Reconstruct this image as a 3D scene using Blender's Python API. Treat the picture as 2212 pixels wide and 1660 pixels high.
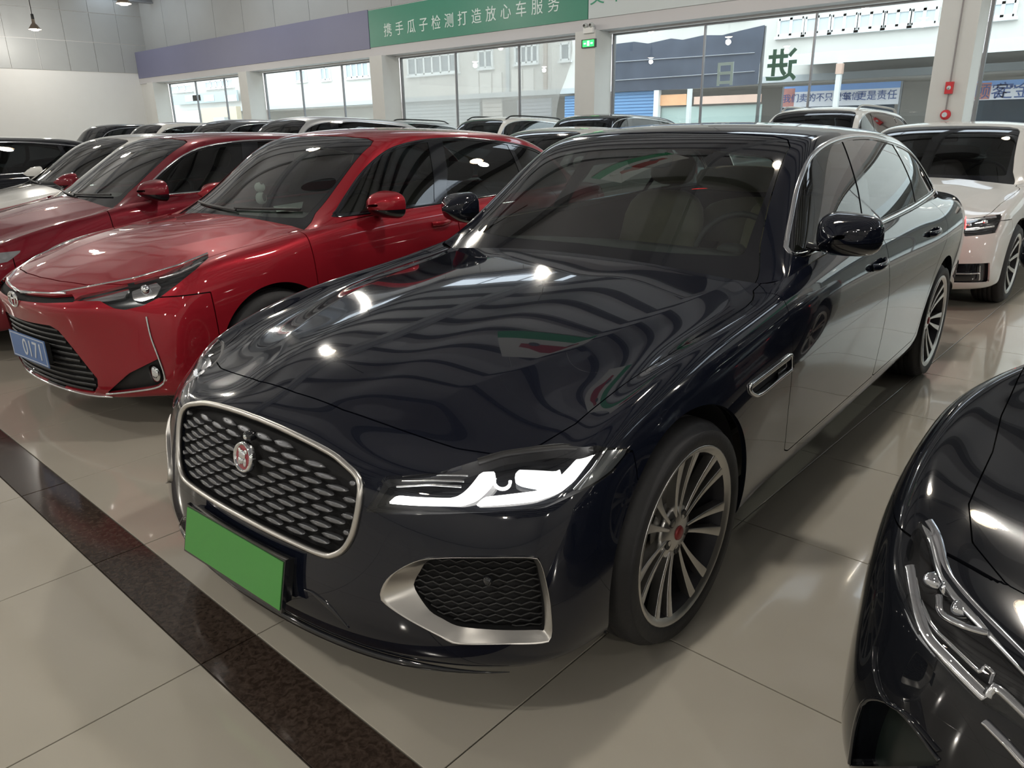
import bpy, bmesh, math, random
import numpy as np
from mathutils import Vector, Matrix
from mathutils.bvhtree import BVHTree
random.seed(7); RNG=np.random.default_rng(7)
scn=bpy.context.scene; COL=scn.collection
for o in list(bpy.data.objects): bpy.data.objects.remove(o)

# ------------------------------------------------------------------ camera, world, lights, exposure
IW,IH=2212,1660
CH,PITCH,ROLL,FPX=1.4456,0.3296,0.0164,1613.24
ROOM=math.radians(42.4)                        # camera heading against the tile grid
def _rot():
    cp,sp=math.cos(PITCH),math.sin(PITCH)
    f=np.array([0,cp,-sp]); r=np.array([1,0,0.]); d=np.array([0,-sp,-cp])
    c,s=math.cos(ROLL),math.sin(ROLL)
    R=np.array([c*r+s*d,-s*r+c*d,f])
    ca,sa=math.cos(ROOM),math.sin(ROOM)
    T=np.array([[ca,-sa,0],[sa,ca,0],[0,0,1]])
    return R@T.T
RM=_rot()                                      # rows: right, down, forward in room coordinates
CAMP=np.array([0,0,CH])
def pray(u,v):
    d=np.array([(u-IW/2)/FPX,(v-IH/2)/FPX,1.0])@RM
    return d/np.linalg.norm(d)
def on_plane(u,v,axis,val):
    d=pray(u,v); return CAMP+d*((val-CAMP[axis])/d[axis])
cam=bpy.data.cameras.new('camera'); camo=bpy.data.objects.new('camera',cam); COL.objects.link(camo)
cam.sensor_fit='HORIZONTAL'; cam.sensor_width=36; cam.lens=FPX/IW*36; cam.clip_end=300; cam.clip_start=.05
m=Matrix.Identity(4)
for i in range(3):
    m[i][0]=RM[0][i]; m[i][1]=-RM[1][i]; m[i][2]=-RM[2][i]; m[i][3]=CAMP[i]
camo.matrix_world=m
scn.camera=camo
scn.view_settings.view_transform='Standard'; scn.view_settings.look='None'
scn.view_settings.gamma=1; scn.view_settings.use_curve_mapping=False
scn.view_settings.exposure=-0.1
world=bpy.data.worlds.new('overcast_sky'); scn.world=world; world.use_nodes=True
_bg=world.node_tree.nodes['Background']; _bg.inputs[0].default_value=(.86,.93,1,1); _bg.inputs[1].default_value=5.5

# ------------------------------------------------------------------ triangle-mesh toolkit (V,N,F numpy)
def subsurf_raw(V,F,lev,cr=None):
    me=bpy.data.meshes.new('t'); me.from_pydata([tuple(v) for v in V],[],F); 
    if cr:
        at=me.attributes.new('crease_edge','FLOAT','EDGE')
        for e in me.edges:
            w=cr.get(tuple(sorted(e.vertices)))
            if w: at.data[e.index].value=w
    ob=bpy.data.objects.new('t',me); COL.objects.link(ob)
    md=ob.modifiers.new('s','SUBSURF'); md.levels=lev; md.render_levels=lev; md.use_limit_surface=False
    dg=bpy.context.evaluated_depsgraph_get(); dg.update()
    em=ob.evaluated_get(dg).to_mesh()
    n=len(em.vertices); out=np.empty(n*3,dtype=np.float32); em.vertices.foreach_get('co',out)
    q=np.empty(len(em.loops),dtype=np.int32); em.loops.foreach_get('vertex_index',q)
    nr=np.empty(n*3,dtype=np.float32); em.vertices.foreach_get('normal',nr)
    ob.evaluated_get(dg).to_mesh_clear()
    bpy.data.objects.remove(ob); bpy.data.meshes.remove(me)
    return out.reshape(-1,3).astype(float), q.reshape(-1,4), nr.reshape(-1,3).astype(float)
def mirror_cage(V,F):
    V=np.array(V,float); mp={}; V2=list(map(tuple,V))
    for i,v in enumerate(V):
        if abs(v[1])<1e-6: mp[i]=i
        else: mp[i]=len(V2); V2.append((v[0],-v[1],v[2]))
    for (a,b),w in list(CREASE.items()): CREASE[tuple(sorted((mp[a],mp[b])))]=w
    F2=[tuple(f) for f in F]+[tuple(mp[i] for i in reversed(f)) for f in F]
    return np.array(V2),F2
def smooth_cage(V,F,lev,it=1):
    """Catmull-Clark surface that passes through the given net (half net y>=0); returns the y>=0 half as triangles."""
    T,F2=mirror_cage(V,F); C=T.copy(); n=len(T)
    for _ in range(it):
        S,_,_=subsurf_raw(C,F2,2,CREASE); C+= .85*(T-S[:n])
    S,Q,N=subsurf_raw(C,F2,lev,CREASE)
    keep=(S[Q][:,:,1]>-1e-5).all(1); Q=Q[keep]
    F3=np.concatenate([Q[:,[0,1,2]],Q[:,[0,2,3]]])
    N=N/np.maximum(np.linalg.norm(N,axis=1,keepdims=True),1e-9)
    M=compact((S,N,F3)); V=M[0]; z=abs(V[:,1])<1e-4; V[z,1]=0; M[1][z,1]=0
    # outward normals: away from the car's axis
    c=V-np.array([0,0,.55]); c[:,0]=0
    if (M[1]*c).sum()<0: M=(M[0],-M[1],M[2])
    return M
def compact(M):
    V,N,F=M
    if len(F)==0: return (np.zeros((0,3)),np.zeros((0,3)),np.zeros((0,3),int))
    u,inv=np.unique(F,return_inverse=True)
    return (V[u].copy(),N[u].copy(),inv.reshape(-1,3))
def clip(M,f):
    """part of M where f<0"""
    V,N,F=M
    if len(F)==0: return M
    f=np.where(abs(f)<1e-7,-1e-7,f)
    s=(f<0)[F]; k=s.sum(1)
    keep=F[k==3]; out=[keep]
    nv=[]; nn=[]; base=len(V)
    def cut(a,b):
        t=(f[a]/(f[a]-f[b]))[:,None]
        return V[a]+(V[b]-V[a])*t, N[a]+(N[b]-N[a])*t
    for want,cnt in ((True,1),(False,2)):
        T=F[k==cnt]
        if len(T)==0: continue
        st=s[k==cnt]; lone=np.argmax(st==want,axis=1); r=np.arange(len(T))
        a=T[r,lone]; b=T[r,(lone+1)%3]; c=T[r,(lone+2)%3]
        key=np.concatenate([np.stack([np.minimum(a,b),np.maximum(a,b)],1),np.stack([np.minimum(a,c),np.maximum(a,c)],1)])
        nv.append((want,a,b,c,key))
    if nv:
        keys=np.concatenate([x[4] for x in nv]); u,inv=np.unique(keys,axis=0,return_inverse=True); inv=inv.ravel()
        pv,pn=cut(u[:,0],u[:,1]); V=np.concatenate([V,pv]); N=np.concatenate([N,pn]); o=0
        for want,a,b,c,key in nv:
            m_=len(a); i1=base+inv[o:o+m_]; i2=base+inv[o+m_:o+2*m_]; o+=2*m_
            if want: out.append(np.stack([a,i1,i2],1))
            else: out+= [np.stack([i1,b,c],1),np.stack([i1,c,i2],1)]
    F=np.concatenate(out)
    N=N/np.maximum(np.linalg.norm(N,axis=1,keepdims=True),1e-9)
    return compact((V,N,F))
def sdf(P,poly):
    """signed distance of 2d points to a closed polygon, negative inside"""
    P=np.asarray(P,float); poly=np.asarray(poly,float); d=np.full(len(P),1e9); ins=np.zeros(len(P),bool)
    n=len(poly)
    for i in range(n):
        a=poly[i]; b=poly[(i+1)%n]; e=b-a; w=P-a
        t=np.clip((w@e)/max(e@e,1e-12),0,1); d=np.minimum(d,((w-t[:,None]*e)**2).sum(1))
        c=((a[1]<=P[:,1])!=(b[1]<=P[:,1]))
        with np.errstate(divide='ignore',invalid='ignore'):
            xx=a[0]+(P[:,1]-a[1])/(b[1]-a[1])*e[0]
        ins^= c&(P[:,0]<xx)
    return np.sqrt(d)*np.where(ins,-1,1)
def rounded(poly,r=.03,n=5):
    """round the corners of a polygon; r scalar or list"""
    P=np.asarray(poly,float); out=[]; m_=len(P)
    for i in range(m_):
        p,a,b=P[i],P[i-1],P[(i+1)%m_]; ri=r[i] if hasattr(r,'__len__') else r
        la,lb=np.linalg.norm(a-p),np.linalg.norm(b-p); q=min(ri,la*.48,lb*.48)
        A=p+(a-p)/la*q; B=p+(b-p)/lb*q
        for t in np.linspace(0,1,n): out.append((1-t)**2*A+2*t*(1-t)*p+t*t*B)
    return np.array(out)
def spline(pts,n=8,closed=False):
    P=np.asarray(pts,float); m_=len(P); out=[]
    for i in range(m_ if closed else m_-1):
        if closed: a,b,c,d=P[i-1],P[i],P[(i+1)%m_],P[(i+2)%m_]
        else:
            b,c=P[i],P[i+1]; a=P[i-1] if i>0 else 2*b-c; d=P[i+2] if i+2<m_ else 2*c-b
        for t in np.arange(n)/n:
            out.append(.5*((2*b)+(c-a)*t+(2*a-5*b+4*c-d)*t*t+(3*b-a-3*c+d)*t**3))
    if not closed: out.append(P[-1])
    return np.array(out)
def resample(P,n,closed=False):
    P=np.asarray(P,float)
    if closed: P=np.vstack([P,P[:1]])
    s=np.r_[0,np.cumsum(np.linalg.norm(np.diff(P,axis=0),axis=1))]
    t=np.linspace(0,s[-1],n+1)[:-1] if closed else np.linspace(0,s[-1],n)
    return np.stack([np.interp(t,s,P[:,k]) for k in range(P.shape[1])],1)
def mirror(M): V,N,F=M; s=np.array([1,-1,1.]); return (V*s,N*s,F[:,::-1])
def cat(*Ms):
    Ms=[m_ for m_ in Ms if len(m_[2])]
    if not Ms: return (np.zeros((0,3)),np.zeros((0,3)),np.zeros((0,3),int))
    o=0; V=[];N=[];F=[]
    for v,n,f in Ms: V.append(v);N.append(n);F.append(f+o);o+=len(v)
    return (np.concatenate(V),np.concatenate(N),np.concatenate(F))
def both(M): return cat(M,mirror(M))
def offset(M,d): return (M[0]+M[1]*d,M[1],M[2])
def skirt(M,depth,only=None):
    """walls along the open edges, going inward along the normals"""
    V,N,F=M
    if len(F)==0: return M
    E=np.concatenate([F[:,[0,1]],F[:,[1,2]],F[:,[2,0]]]); S=np.sort(E,1)
    u,idx,c=np.unique(S,axis=0,return_index=True,return_counts=True); B=E[idx[c==1]]
    B=B[~((abs(V[B[:,0],1])<1e-5)&(abs(V[B[:,1],1])<1e-5))]
    if only is not None: B=B[only(V[B[:,0]])]
    if len(B)==0: return M
    a,b=V[B[:,0]],V[B[:,1]]; a2=a-N[B[:,0]]*depth; b2=b-N[B[:,1]]*depth
    n=np.cross(b-a,a2-a); n/=np.maximum(np.linalg.norm(n,axis=1,keepdims=True),1e-12)
    # face the wall away from the sheet
    k=len(B); W=np.concatenate([a,b,b2,a2]); NN=np.concatenate([n]*4); i=np.arange(k)
    FW=np.concatenate([np.stack([i,i+k,i+2*k],1),np.stack([i,i+2*k,i+3*k],1)])
    return cat(M,(W,NN,FW))
def bvh(M): return BVHTree.FromPolygons([tuple(v) for v in M[0]],[tuple(int(i) for i in f) for f in M[2]])
def fnormals(V,F):
    n=np.cross(V[F[:,1]]-V[F[:,0]],V[F[:,2]]-V[F[:,0]]); N=np.zeros_like(V)
    for k in range(3): np.add.at(N,F[:,k],n)
    return N/np.maximum(np.linalg.norm(N,axis=1,keepdims=True),1e-12)
def grid(rows,closed_u=False,closed_v=False):
    """loft of equal-length rows -> (V,N,F)"""
    R=np.array(rows,float); a,b=R.shape[:2]; V=R.reshape(-1,3); F=[]
    for i in range(a if closed_u else a-1):
        for j in range(b if closed_v else b-1):
            p,q,r,s=i*b+j,i*b+(j+1)%b,((i+1)%a)*b+(j+1)%b,((i+1)%a)*b+j
            F+=[(p,q,r),(p,r,s)]
    F=np.array(F); return (V,fnormals(V,F),F)
def tube(P,r,closed=False,n=8,flat=None,up=None):
    """sweep of an ellipse (r along the local side, flat along the local up); up: per-point normals"""
    P=np.asarray(P,float); m_=len(P)
    if closed: T=np.roll(P,-1,0)-np.roll(P,1,0)
    else: T=np.gradient(P,axis=0)
    T/=np.maximum(np.linalg.norm(T,axis=1,keepdims=True),1e-9)
    if up is None:
        up=np.tile(np.array([0,0,1.]),(m_,1)); bad=abs(T[:,2])>.95; up[bad]=(1,0,0)
    U=np.asarray(up,float); U=U-(U*T).sum(1,keepdims=True)*T; U/=np.maximum(np.linalg.norm(U,axis=1,keepdims=True),1e-9)
    S=np.cross(T,U); rr=np.broadcast_to(np.asarray(r,float),(m_,)); ff=rr if flat is None else np.broadcast_to(np.asarray(flat,float),(m_,))
    rows=[]
    for k in range(n):
        t=2*math.pi*k/n
        rows.append(P+S*(math.cos(t)*rr)[:,None]+U*(math.sin(t)*ff)[:,None])
    R=np.array(rows).transpose(1,0,2)
    M=grid(R,closed_u=closed,closed_v=True)
    V,N,F=M; C=np.repeat(P,n,0); 
    if ((V-C)*N).sum()<0: N=-N; F=F[:,::-1]
    if not closed:
        c0=len(V); V=np.vstack([V,P[:1],P[-1:]]); N=np.vstack([N,-T[:1],T[-1:]]); ex=[]
        for k in range(n):
            ex+=[(c0,(k+1)%n,k),(c0+1,(m_-1)*n+k,(m_-1)*n+(k+1)%n)]
        F=np.vstack([F,np.array(ex)])
    return (V,N,F)
def lathe(prof,n=48,axis=1):
    """revolve (r,a) profile around the given axis through the origin"""
    rows=[]
    for k in range(n):
        t=2*math.pi*k/n; rows.append([(r*math.cos(t),a,r*math.sin(t)) for r,a in prof])
    V,N,F=grid(rows,closed_u=True)
    if axis==2: V=V[:,[0,2,1]]*np.array([1,1,1.]); N=fnormals(V,F)
    return (V,N,F)
def xf(M,R=None,t=(0,0,0),s=None):
    V,N,F=M; V=V.copy()
    if s is not None: V=V*np.array(s)
    if R is not None: V=V@np.asarray(R).T; N=N@np.asarray(R).T
    return (V+np.array(t),N,F)
def box(x0,x1,y0,y1,z0,z1):
    V=np.array([(x,y,z) for x in (x0,x1) for y in (y0,y1) for z in (z0,z1)],float)
    Q=[(0,1,3,2),(4,6,7,5),(0,4,5,1),(2,3,7,6),(0,2,6,4),(1,5,7,3)]
    W=[];F=[];N=[]
    c=V.mean(0)
    for q in Q:
        n=np.cross(V[q[1]]-V[q[0]],V[q[2]]-V[q[0]]); n/=max(np.linalg.norm(n),1e-12)
        if n@(V[list(q)].mean(0)-c)<0: q=q[::-1]; n=-n
        b=len(W); W+=[V[i] for i in q]; N+=[n]*4; F+=[(b,b+1,b+2),(b,b+2,b+3)]
    return (np.array(W),np.array(N),np.array(F))
def extrude(poly,axis,a0,a1):
    """prism of a 2d polygon; axis 0: poly=(y,z) ; 1: (x,z) ; 2: (x,y)"""
    P=np.asarray(poly,float); n=len(P)
    def put(q,a):
        if axis==0: return np.c_[np.full(n,a),q]
        if axis==1: return np.c_[q[:,0],np.full(n,a),q[:,1]]
        return np.c_[q,np.full(n,a)]
    from mathutils.geometry import tessellate_polygon
    T=tessellate_polygon([[Vector((p[0],p[1],0)) for p in P]]); T=np.array([tuple(t) for t in T])
    ax=np.zeros(3); ax[axis]=1 if a1>a0 else -1
    A,B=put(P,a0),put(P,a1); parts=[]
    def cap(V,nv):
        F=T.copy(); nn=np.cross(V[F[:,1]]-V[F[:,0]],V[F[:,2]]-V[F[:,0]]); fl=(nn@nv)<0; F[fl]=F[fl][:,::-1]
        return (V,np.tile(nv,(n,1)),F)
    parts+= [cap(A,-ax),cap(B,ax)]
    c=P.mean(0); W=[];N=[];F=[]
    area=.5*np.sum(P[:,0]*np.roll(P[:,1],-1)-np.roll(P[:,0],-1)*P[:,1])
    for i in range(n):
        j=(i+1)%n; e=P[j]-P[i]; nn=np.array([e[1],-e[0]])*(1 if area>0 else -1); nn/=max(np.linalg.norm(nn),1e-9)
        n3=put(np.tile(nn,(n,1)),0)[0]; b=len(W); W+=[A[i],A[j],B[j],B[i]]; N+=[n3]*4; F+=[(b,b+1,b+2),(b,b+2,b+3)]
    parts.append((np.array(W),np.array(N),np.array(F)))
    return cat(*parts)

# ------------------------------------------------------------------ objects and materials
def mesh(name,M,swap=False):
    V,N,F=M; V=np.asarray(V,float); F=np.asarray(F,int)
    if swap: V=V[:,[1,0,2]]; N=N[:,[1,0,2]]
    fn=np.cross(V[F[:,1]]-V[F[:,0]],V[F[:,2]]-V[F[:,0]]); fl=((fn*N[F].sum(1)).sum(1)<0)
    F=F.copy(); F[fl]=F[fl][:,::-1]
    me=bpy.data.meshes.new(name); me.vertices.add(len(V)); me.vertices.foreach_set('co',V.astype(np.float32).ravel())
    me.loops.add(len(F)*3); me.loops.foreach_set('vertex_index',F.astype(np.int32).ravel())
    me.polygons.add(len(F)); me.polygons.foreach_set('loop_start',np.arange(0,len(F)*3,3,dtype=np.int32))
    me.polygons.foreach_set('use_smooth',np.ones(len(F),dtype=bool))
    me.update(calc_edges=True); me.validate()
    if len(me.vertices)==len(N): me.normals_split_custom_set_from_vertices([tuple(n) for n in N])
    return me
def obj(name,M,mt,parent=None,swap=False):
    me=M if isinstance(M,bpy.types.Mesh) else mesh(name,M,swap)
    if len(me.materials)==0: me.materials.append(mt)
    o=bpy.data.objects.new(name,me); COL.objects.link(o)
    if me.materials[0]!=mt: o.material_slots[0].link='OBJECT'; o.material_slots[0].material=mt
    if parent is not None: o.parent=parent
    return o
def tag(o,label=None,cat=None,group=None,kind=None):
    if label: o['label']=label
    if cat: o['category']=cat
    if group: o['group']=group
    if kind: o['kind']=kind
    return o
def empty(name,loc=(0,0,0),rz=0,parent=None):
    o=bpy.data.objects.new(name,None); COL.objects.link(o); o.location=loc; o.rotation_euler=(0,0,rz); o.empty_display_size=.2
    if parent is not None: o.parent=parent
    return o
MATS={}
def mat(name,c=(.5,.5,.5),rough=.5,metal=0,coat=0,emit=None,es=0,trans=0,alpha=1,ior=1.5,noise=None,bump=None,spec=.5):
    if name in MATS: return MATS[name]
    m_=bpy.data.materials.new(name); m_.use_nodes=True; nt=m_.node_tree; b=nt.nodes['Principled BSDF']
    b.inputs['Base Color'].default_value=(*c,1); b.inputs['Roughness'].default_value=rough; b.inputs['Metallic'].default_value=metal
    b.inputs['Coat Weight'].default_value=coat; b.inputs['Coat Roughness'].default_value=.02; b.inputs['IOR'].default_value=ior
    b.inputs['Transmission Weight'].default_value=trans; b.inputs['Alpha'].default_value=alpha; b.inputs['Specular IOR Level'].default_value=spec
    if emit: b.inputs['Emission Color'].default_value=(*emit,1); b.inputs['Emission Strength'].default_value=es
    if noise or bump:
        tc=nt.nodes.new('ShaderNodeTexCoord'); nz=nt.nodes.new('ShaderNodeTexNoise'); nz.inputs['Scale'].default_value=(noise or bump)[0]; nz.inputs['Detail'].default_value=4
        nt.links.new(tc.outputs['Object'],nz.inputs['Vector'])
        if noise:
            mx=nt.nodes.new('ShaderNodeMix'); mx.data_type='RGBA'; mx.inputs[6].default_value=(*c,1); mx.inputs[7].default_value=(*[min(1,x*noise[1]) for x in c],1)
            nt.links.new(nz.outputs['Fac'],mx.inputs[0]); nt.links.new(mx.outputs[2],b.inputs['Base Color'])
        if bump:
            bp=nt.nodes.new('ShaderNodeBump'); bp.inputs['Strength'].default_value=bump[1]; bp.inputs['Distance'].default_value=.01
            nt.links.new(nz.outputs['Fac'],bp.inputs['Height']); nt.links.new(bp.outputs[0],b.inputs['Normal'])
    MATS[name]=m_; return m_
def glass(name,tint=(1,1,1),clear=.9,rough=0.0,refl=1.6):
    """thin pane: tinted see-through plus fresnel mirror"""
    if name in MATS: return MATS[name]
    m_=bpy.data.materials.new(name); m_.use_nodes=True; nt=m_.node_tree; nt.nodes.clear()
    o=nt.nodes.new('ShaderNodeOutputMaterial'); mx=nt.nodes.new('ShaderNodeMixShader'); t=nt.nodes.new('ShaderNodeBsdfTransparent'); g=nt.nodes.new('ShaderNodeBsdfGlossy')
    fr=nt.nodes.new('ShaderNodeFresnel'); fr.inputs['IOR'].default_value=1.52
    t.inputs[0].default_value=(*[x*clear for x in tint],1); g.inputs['Roughness'].default_value=rough
    ge=nt.nodes.new('ShaderNodeNewGeometry'); ab=nt.nodes.new('ShaderNodeMath'); ab.operation='MULTIPLY'; ab.inputs[1].default_value=refl; ab.use_clamp=True
    iv=nt.nodes.new('ShaderNodeMath'); iv.operation='SUBTRACT'; iv.inputs[0].default_value=1
    nt.links.new(ge.outputs['Backfacing'],iv.inputs[1]); ml=nt.nodes.new('ShaderNodeMath'); ml.operation='MULTIPLY'
    nt.links.new(fr.outputs[0],ab.inputs[0]); nt.links.new(ab.outputs[0],ml.inputs[0]); nt.links.new(iv.outputs[0],ml.inputs[1])
    nt.links.new(ml.outputs[0],mx.inputs[0]); nt.links.new(t.outputs[0],mx.inputs[1]); nt.links.new(g.outputs[0],mx.inputs[2]); nt.links.new(mx.outputs[0],o.inputs[0])
    MATS[name]=m_; return m_
# ------------------------------------------------------------------ car body nets (x: rearward from the front axle, y: car's side, z: up)
CREASE={}
def body_cage(cols,nf,hood,nr,deck,cr=((2,.75),(1,.35))):
    K=len(cols[0]); V=[]; F=[]; I=[]; CREASE.clear()
    for c in cols:
        I.append([]); 
        for p in c: I[-1].append(len(V)); V.append(p)
    M_=len(cols)
    for i in range(M_-1):
        for k in range(K-1): F.append((I[i][k],I[i+1][k],I[i+1][k+1],I[i][k+1]))
    G=[[I[j][K-1] for j in range(nf+1)]]
    for a,row in enumerate(hood):
        r=[]
        for p in row: r.append(len(V)); V.append(p)
        r.append(I[nf+1+a][K-1]); G.append(r)
    for a in range(len(G)-1):
        for j in range(nf): F.append((G[a][j],G[a][j+1],G[a+1][j+1],G[a+1][j]))
    for j,wt in cr:
        for a in range(len(G)-1): CREASE[tuple(sorted((G[a][j],G[a+1][j])))]=wt if a else wt*.6
    rc=M_-1-nr
    D=[[I[M_-1-j][K-1] for j in range(nr+1)]]
    for a,row in enumerate(deck):
        r=[]
        for p in row: r.append(len(V)); V.append(p)
        r.append(I[rc-1-a][K-1]); D.append(r)
    for a in range(len(D)-1):
        for j in range(nr): F.append((D[a][j],D[a+1][j],D[a+1][j+1],D[a][j+1]))
    return V,F
def net_cage(rows):
    CREASE.clear()
    a=len(rows);b=len(rows[0]); V=[p for r in rows for p in r]
    F=[(i*b+j,i*b+j+1,(i+1)*b+j+1,(i+1)*b+j) for i in range(a-1) for j in range(b-1)]
    return V,F
def front(y,xs,zs): return [(x,y,z) for x,z in zip(xs,zs)]
def side(x,ys,zs,dx=None):
    dx=dx or [0]*len(ys); return [(x+d,y,z) for y,z,d in zip(ys,zs,dx)]
# ------------------------------------------------------------------ shared car materials
M_TYRE=mat('tyre_rubber',(.018,.018,.02),.62,bump=(60,.15)); M_BLACK=mat('black_plastic',(.012,.012,.013),.45); M_DARK=mat('matt_black',(.006,.006,.007),.85)
M_PIANO=mat('gloss_black_trim',(.008,.009,.012),.07,0,.6); M_CHROME=mat('chrome',(.80,.81,.83),.09,1); M_SATIN=mat('satin_metal',(.62,.60,.57),.32,1)
M_ALU=mat('machined_alloy',(.60,.59,.57),.30,1,noise=(30,.9)); M_RIMDARK=mat('dark_alloy',(.03,.03,.035),.4,.6); M_STEEL=mat('brake_steel',(.35,.34,.33),.4,1)
M_GLASS=glass('car_glass',(.80,.92,.86),.72,refl=2.6); M_TINT=glass('tinted_glass',(.5,.58,.6),.22); M_LENS=glass('lamp_lens',(1,1,1),.92)
M_SEAT=mat('tan_seat_leather',(.36,.31,.22),.55,noise=(12,.8)); M_CABIN=mat('cabin_trim',(.03,.032,.034),.6); M_RED=mat('tail_lamp_red',(.22,.010,.014),.12,0,.8,emit=(1,.03,.04),es=.10)
M_MIRROR=mat('mirror_glass',(.8,.82,.85),.02,1); M_REFL=mat('lamp_reflector',(.75,.76,.78),.15,1)
M_DRL=mat('lit_led_bar',(1,1,1),.3,emit=(1,.985,.95),es=4.0); M_LAMP=mat('lit_projector',(1,1,1),.3,emit=(.93,.96,1),es=1.0); M_TAILON=mat('lit_tail_lamp',(.4,.02,.02),.2,emit=(1,.03,.03),es=9)
def paint(name,c,rough=.12,metal=0.0,flake=True):
    if name in MATS: return MATS[name]
    m_=mat(name,c,rough+.16 if metal else rough,metal,1.0); nt=m_.node_tree; b=nt.nodes['Principled BSDF']
    b.inputs['Coat Roughness'].default_value=.015; b.inputs['Coat IOR'].default_value=1.5; b.inputs['Specular IOR Level'].default_value=.05
    tc=nt.nodes.new('ShaderNodeTexCoord'); nz=nt.nodes.new('ShaderNodeTexNoise'); nz.inputs['Scale'].default_value=900; nz.inputs['Detail'].default_value=1
    mp=nt.nodes.new('ShaderNodeMapRange'); mp.inputs[3].default_value=.82; mp.inputs[4].default_value=1.25
    mx=nt.nodes.new('ShaderNodeMix'); mx.data_type='RGBA'; mx.blend_type='MULTIPLY'; mx.inputs[0].default_value=1; mx.inputs[6].default_value=(*c,1)
    nt.links.new(tc.outputs['Object'],nz.inputs['Vector']); nt.links.new(nz.outputs['Fac'],mp.inputs[0]); nt.links.new(mp.outputs[0],mx.inputs[7]); nt.links.new(mx.outputs[2],b.inputs['Base Color'])
    return m_
class Pix:
    """photo pixel -> point on a car's own surface"""
    def __init__(s,x,y,rz,M): s.o=np.array([x,y,0]); s.rz=rz; s.b=bvh(both(M))
    def ray(s,u,v):
        c,n=math.cos(-s.rz),math.sin(-s.rz); R=np.array([[c,-n,0],[n,c,0],[0,0,1]])
        return (R@(CAMP-s.o))[[1,0,2]],(R@pray(u,v))[[1,0,2]]
    def __call__(s,u,v):
        p,d=s.ray(u,v); h=s.b.ray_cast(Vector(p),Vector(d)); return np.array(h[0]) if h[0] is not None else None
def arcpts(a0,a1,n): return np.linspace(math.radians(a0),math.radians(a1),n)
def superbox(cx,cy,cz,sx,sy,sz,e=4,n=10,taper=None):
    """rounded box (superellipsoid)"""
    rows=[]
    def p(c,ex): return math.copysign(abs(c)**(2/ex),c)
    for i in range(n+1):
        t=-math.pi/2+math.pi*i/n; row=[]
        for j in range(2*n):
            u=2*math.pi*j/(2*n); row.append((cx+sx*p(math.cos(t),e)*p(math.cos(u),e),cy+sy*p(math.cos(t),e)*p(math.sin(u),e),cz+sz*p(math.sin(t),e)))
        rows.append(row)
    M=grid(rows,closed_v=True); V,N,F=M
    if ((V-np.array([cx,cy,cz]))*N).sum()<0: N=-N
    return (V,N,F)
def roty(M,a,c=(0,0,0)):
    R=np.array([[math.cos(a),0,math.sin(a)],[0,1,0],[-math.sin(a),0,math.cos(a)]]); V,N,F=M; c=np.array(c)
    return ((V-c)@R.T+c,N@R.T,F)

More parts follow.
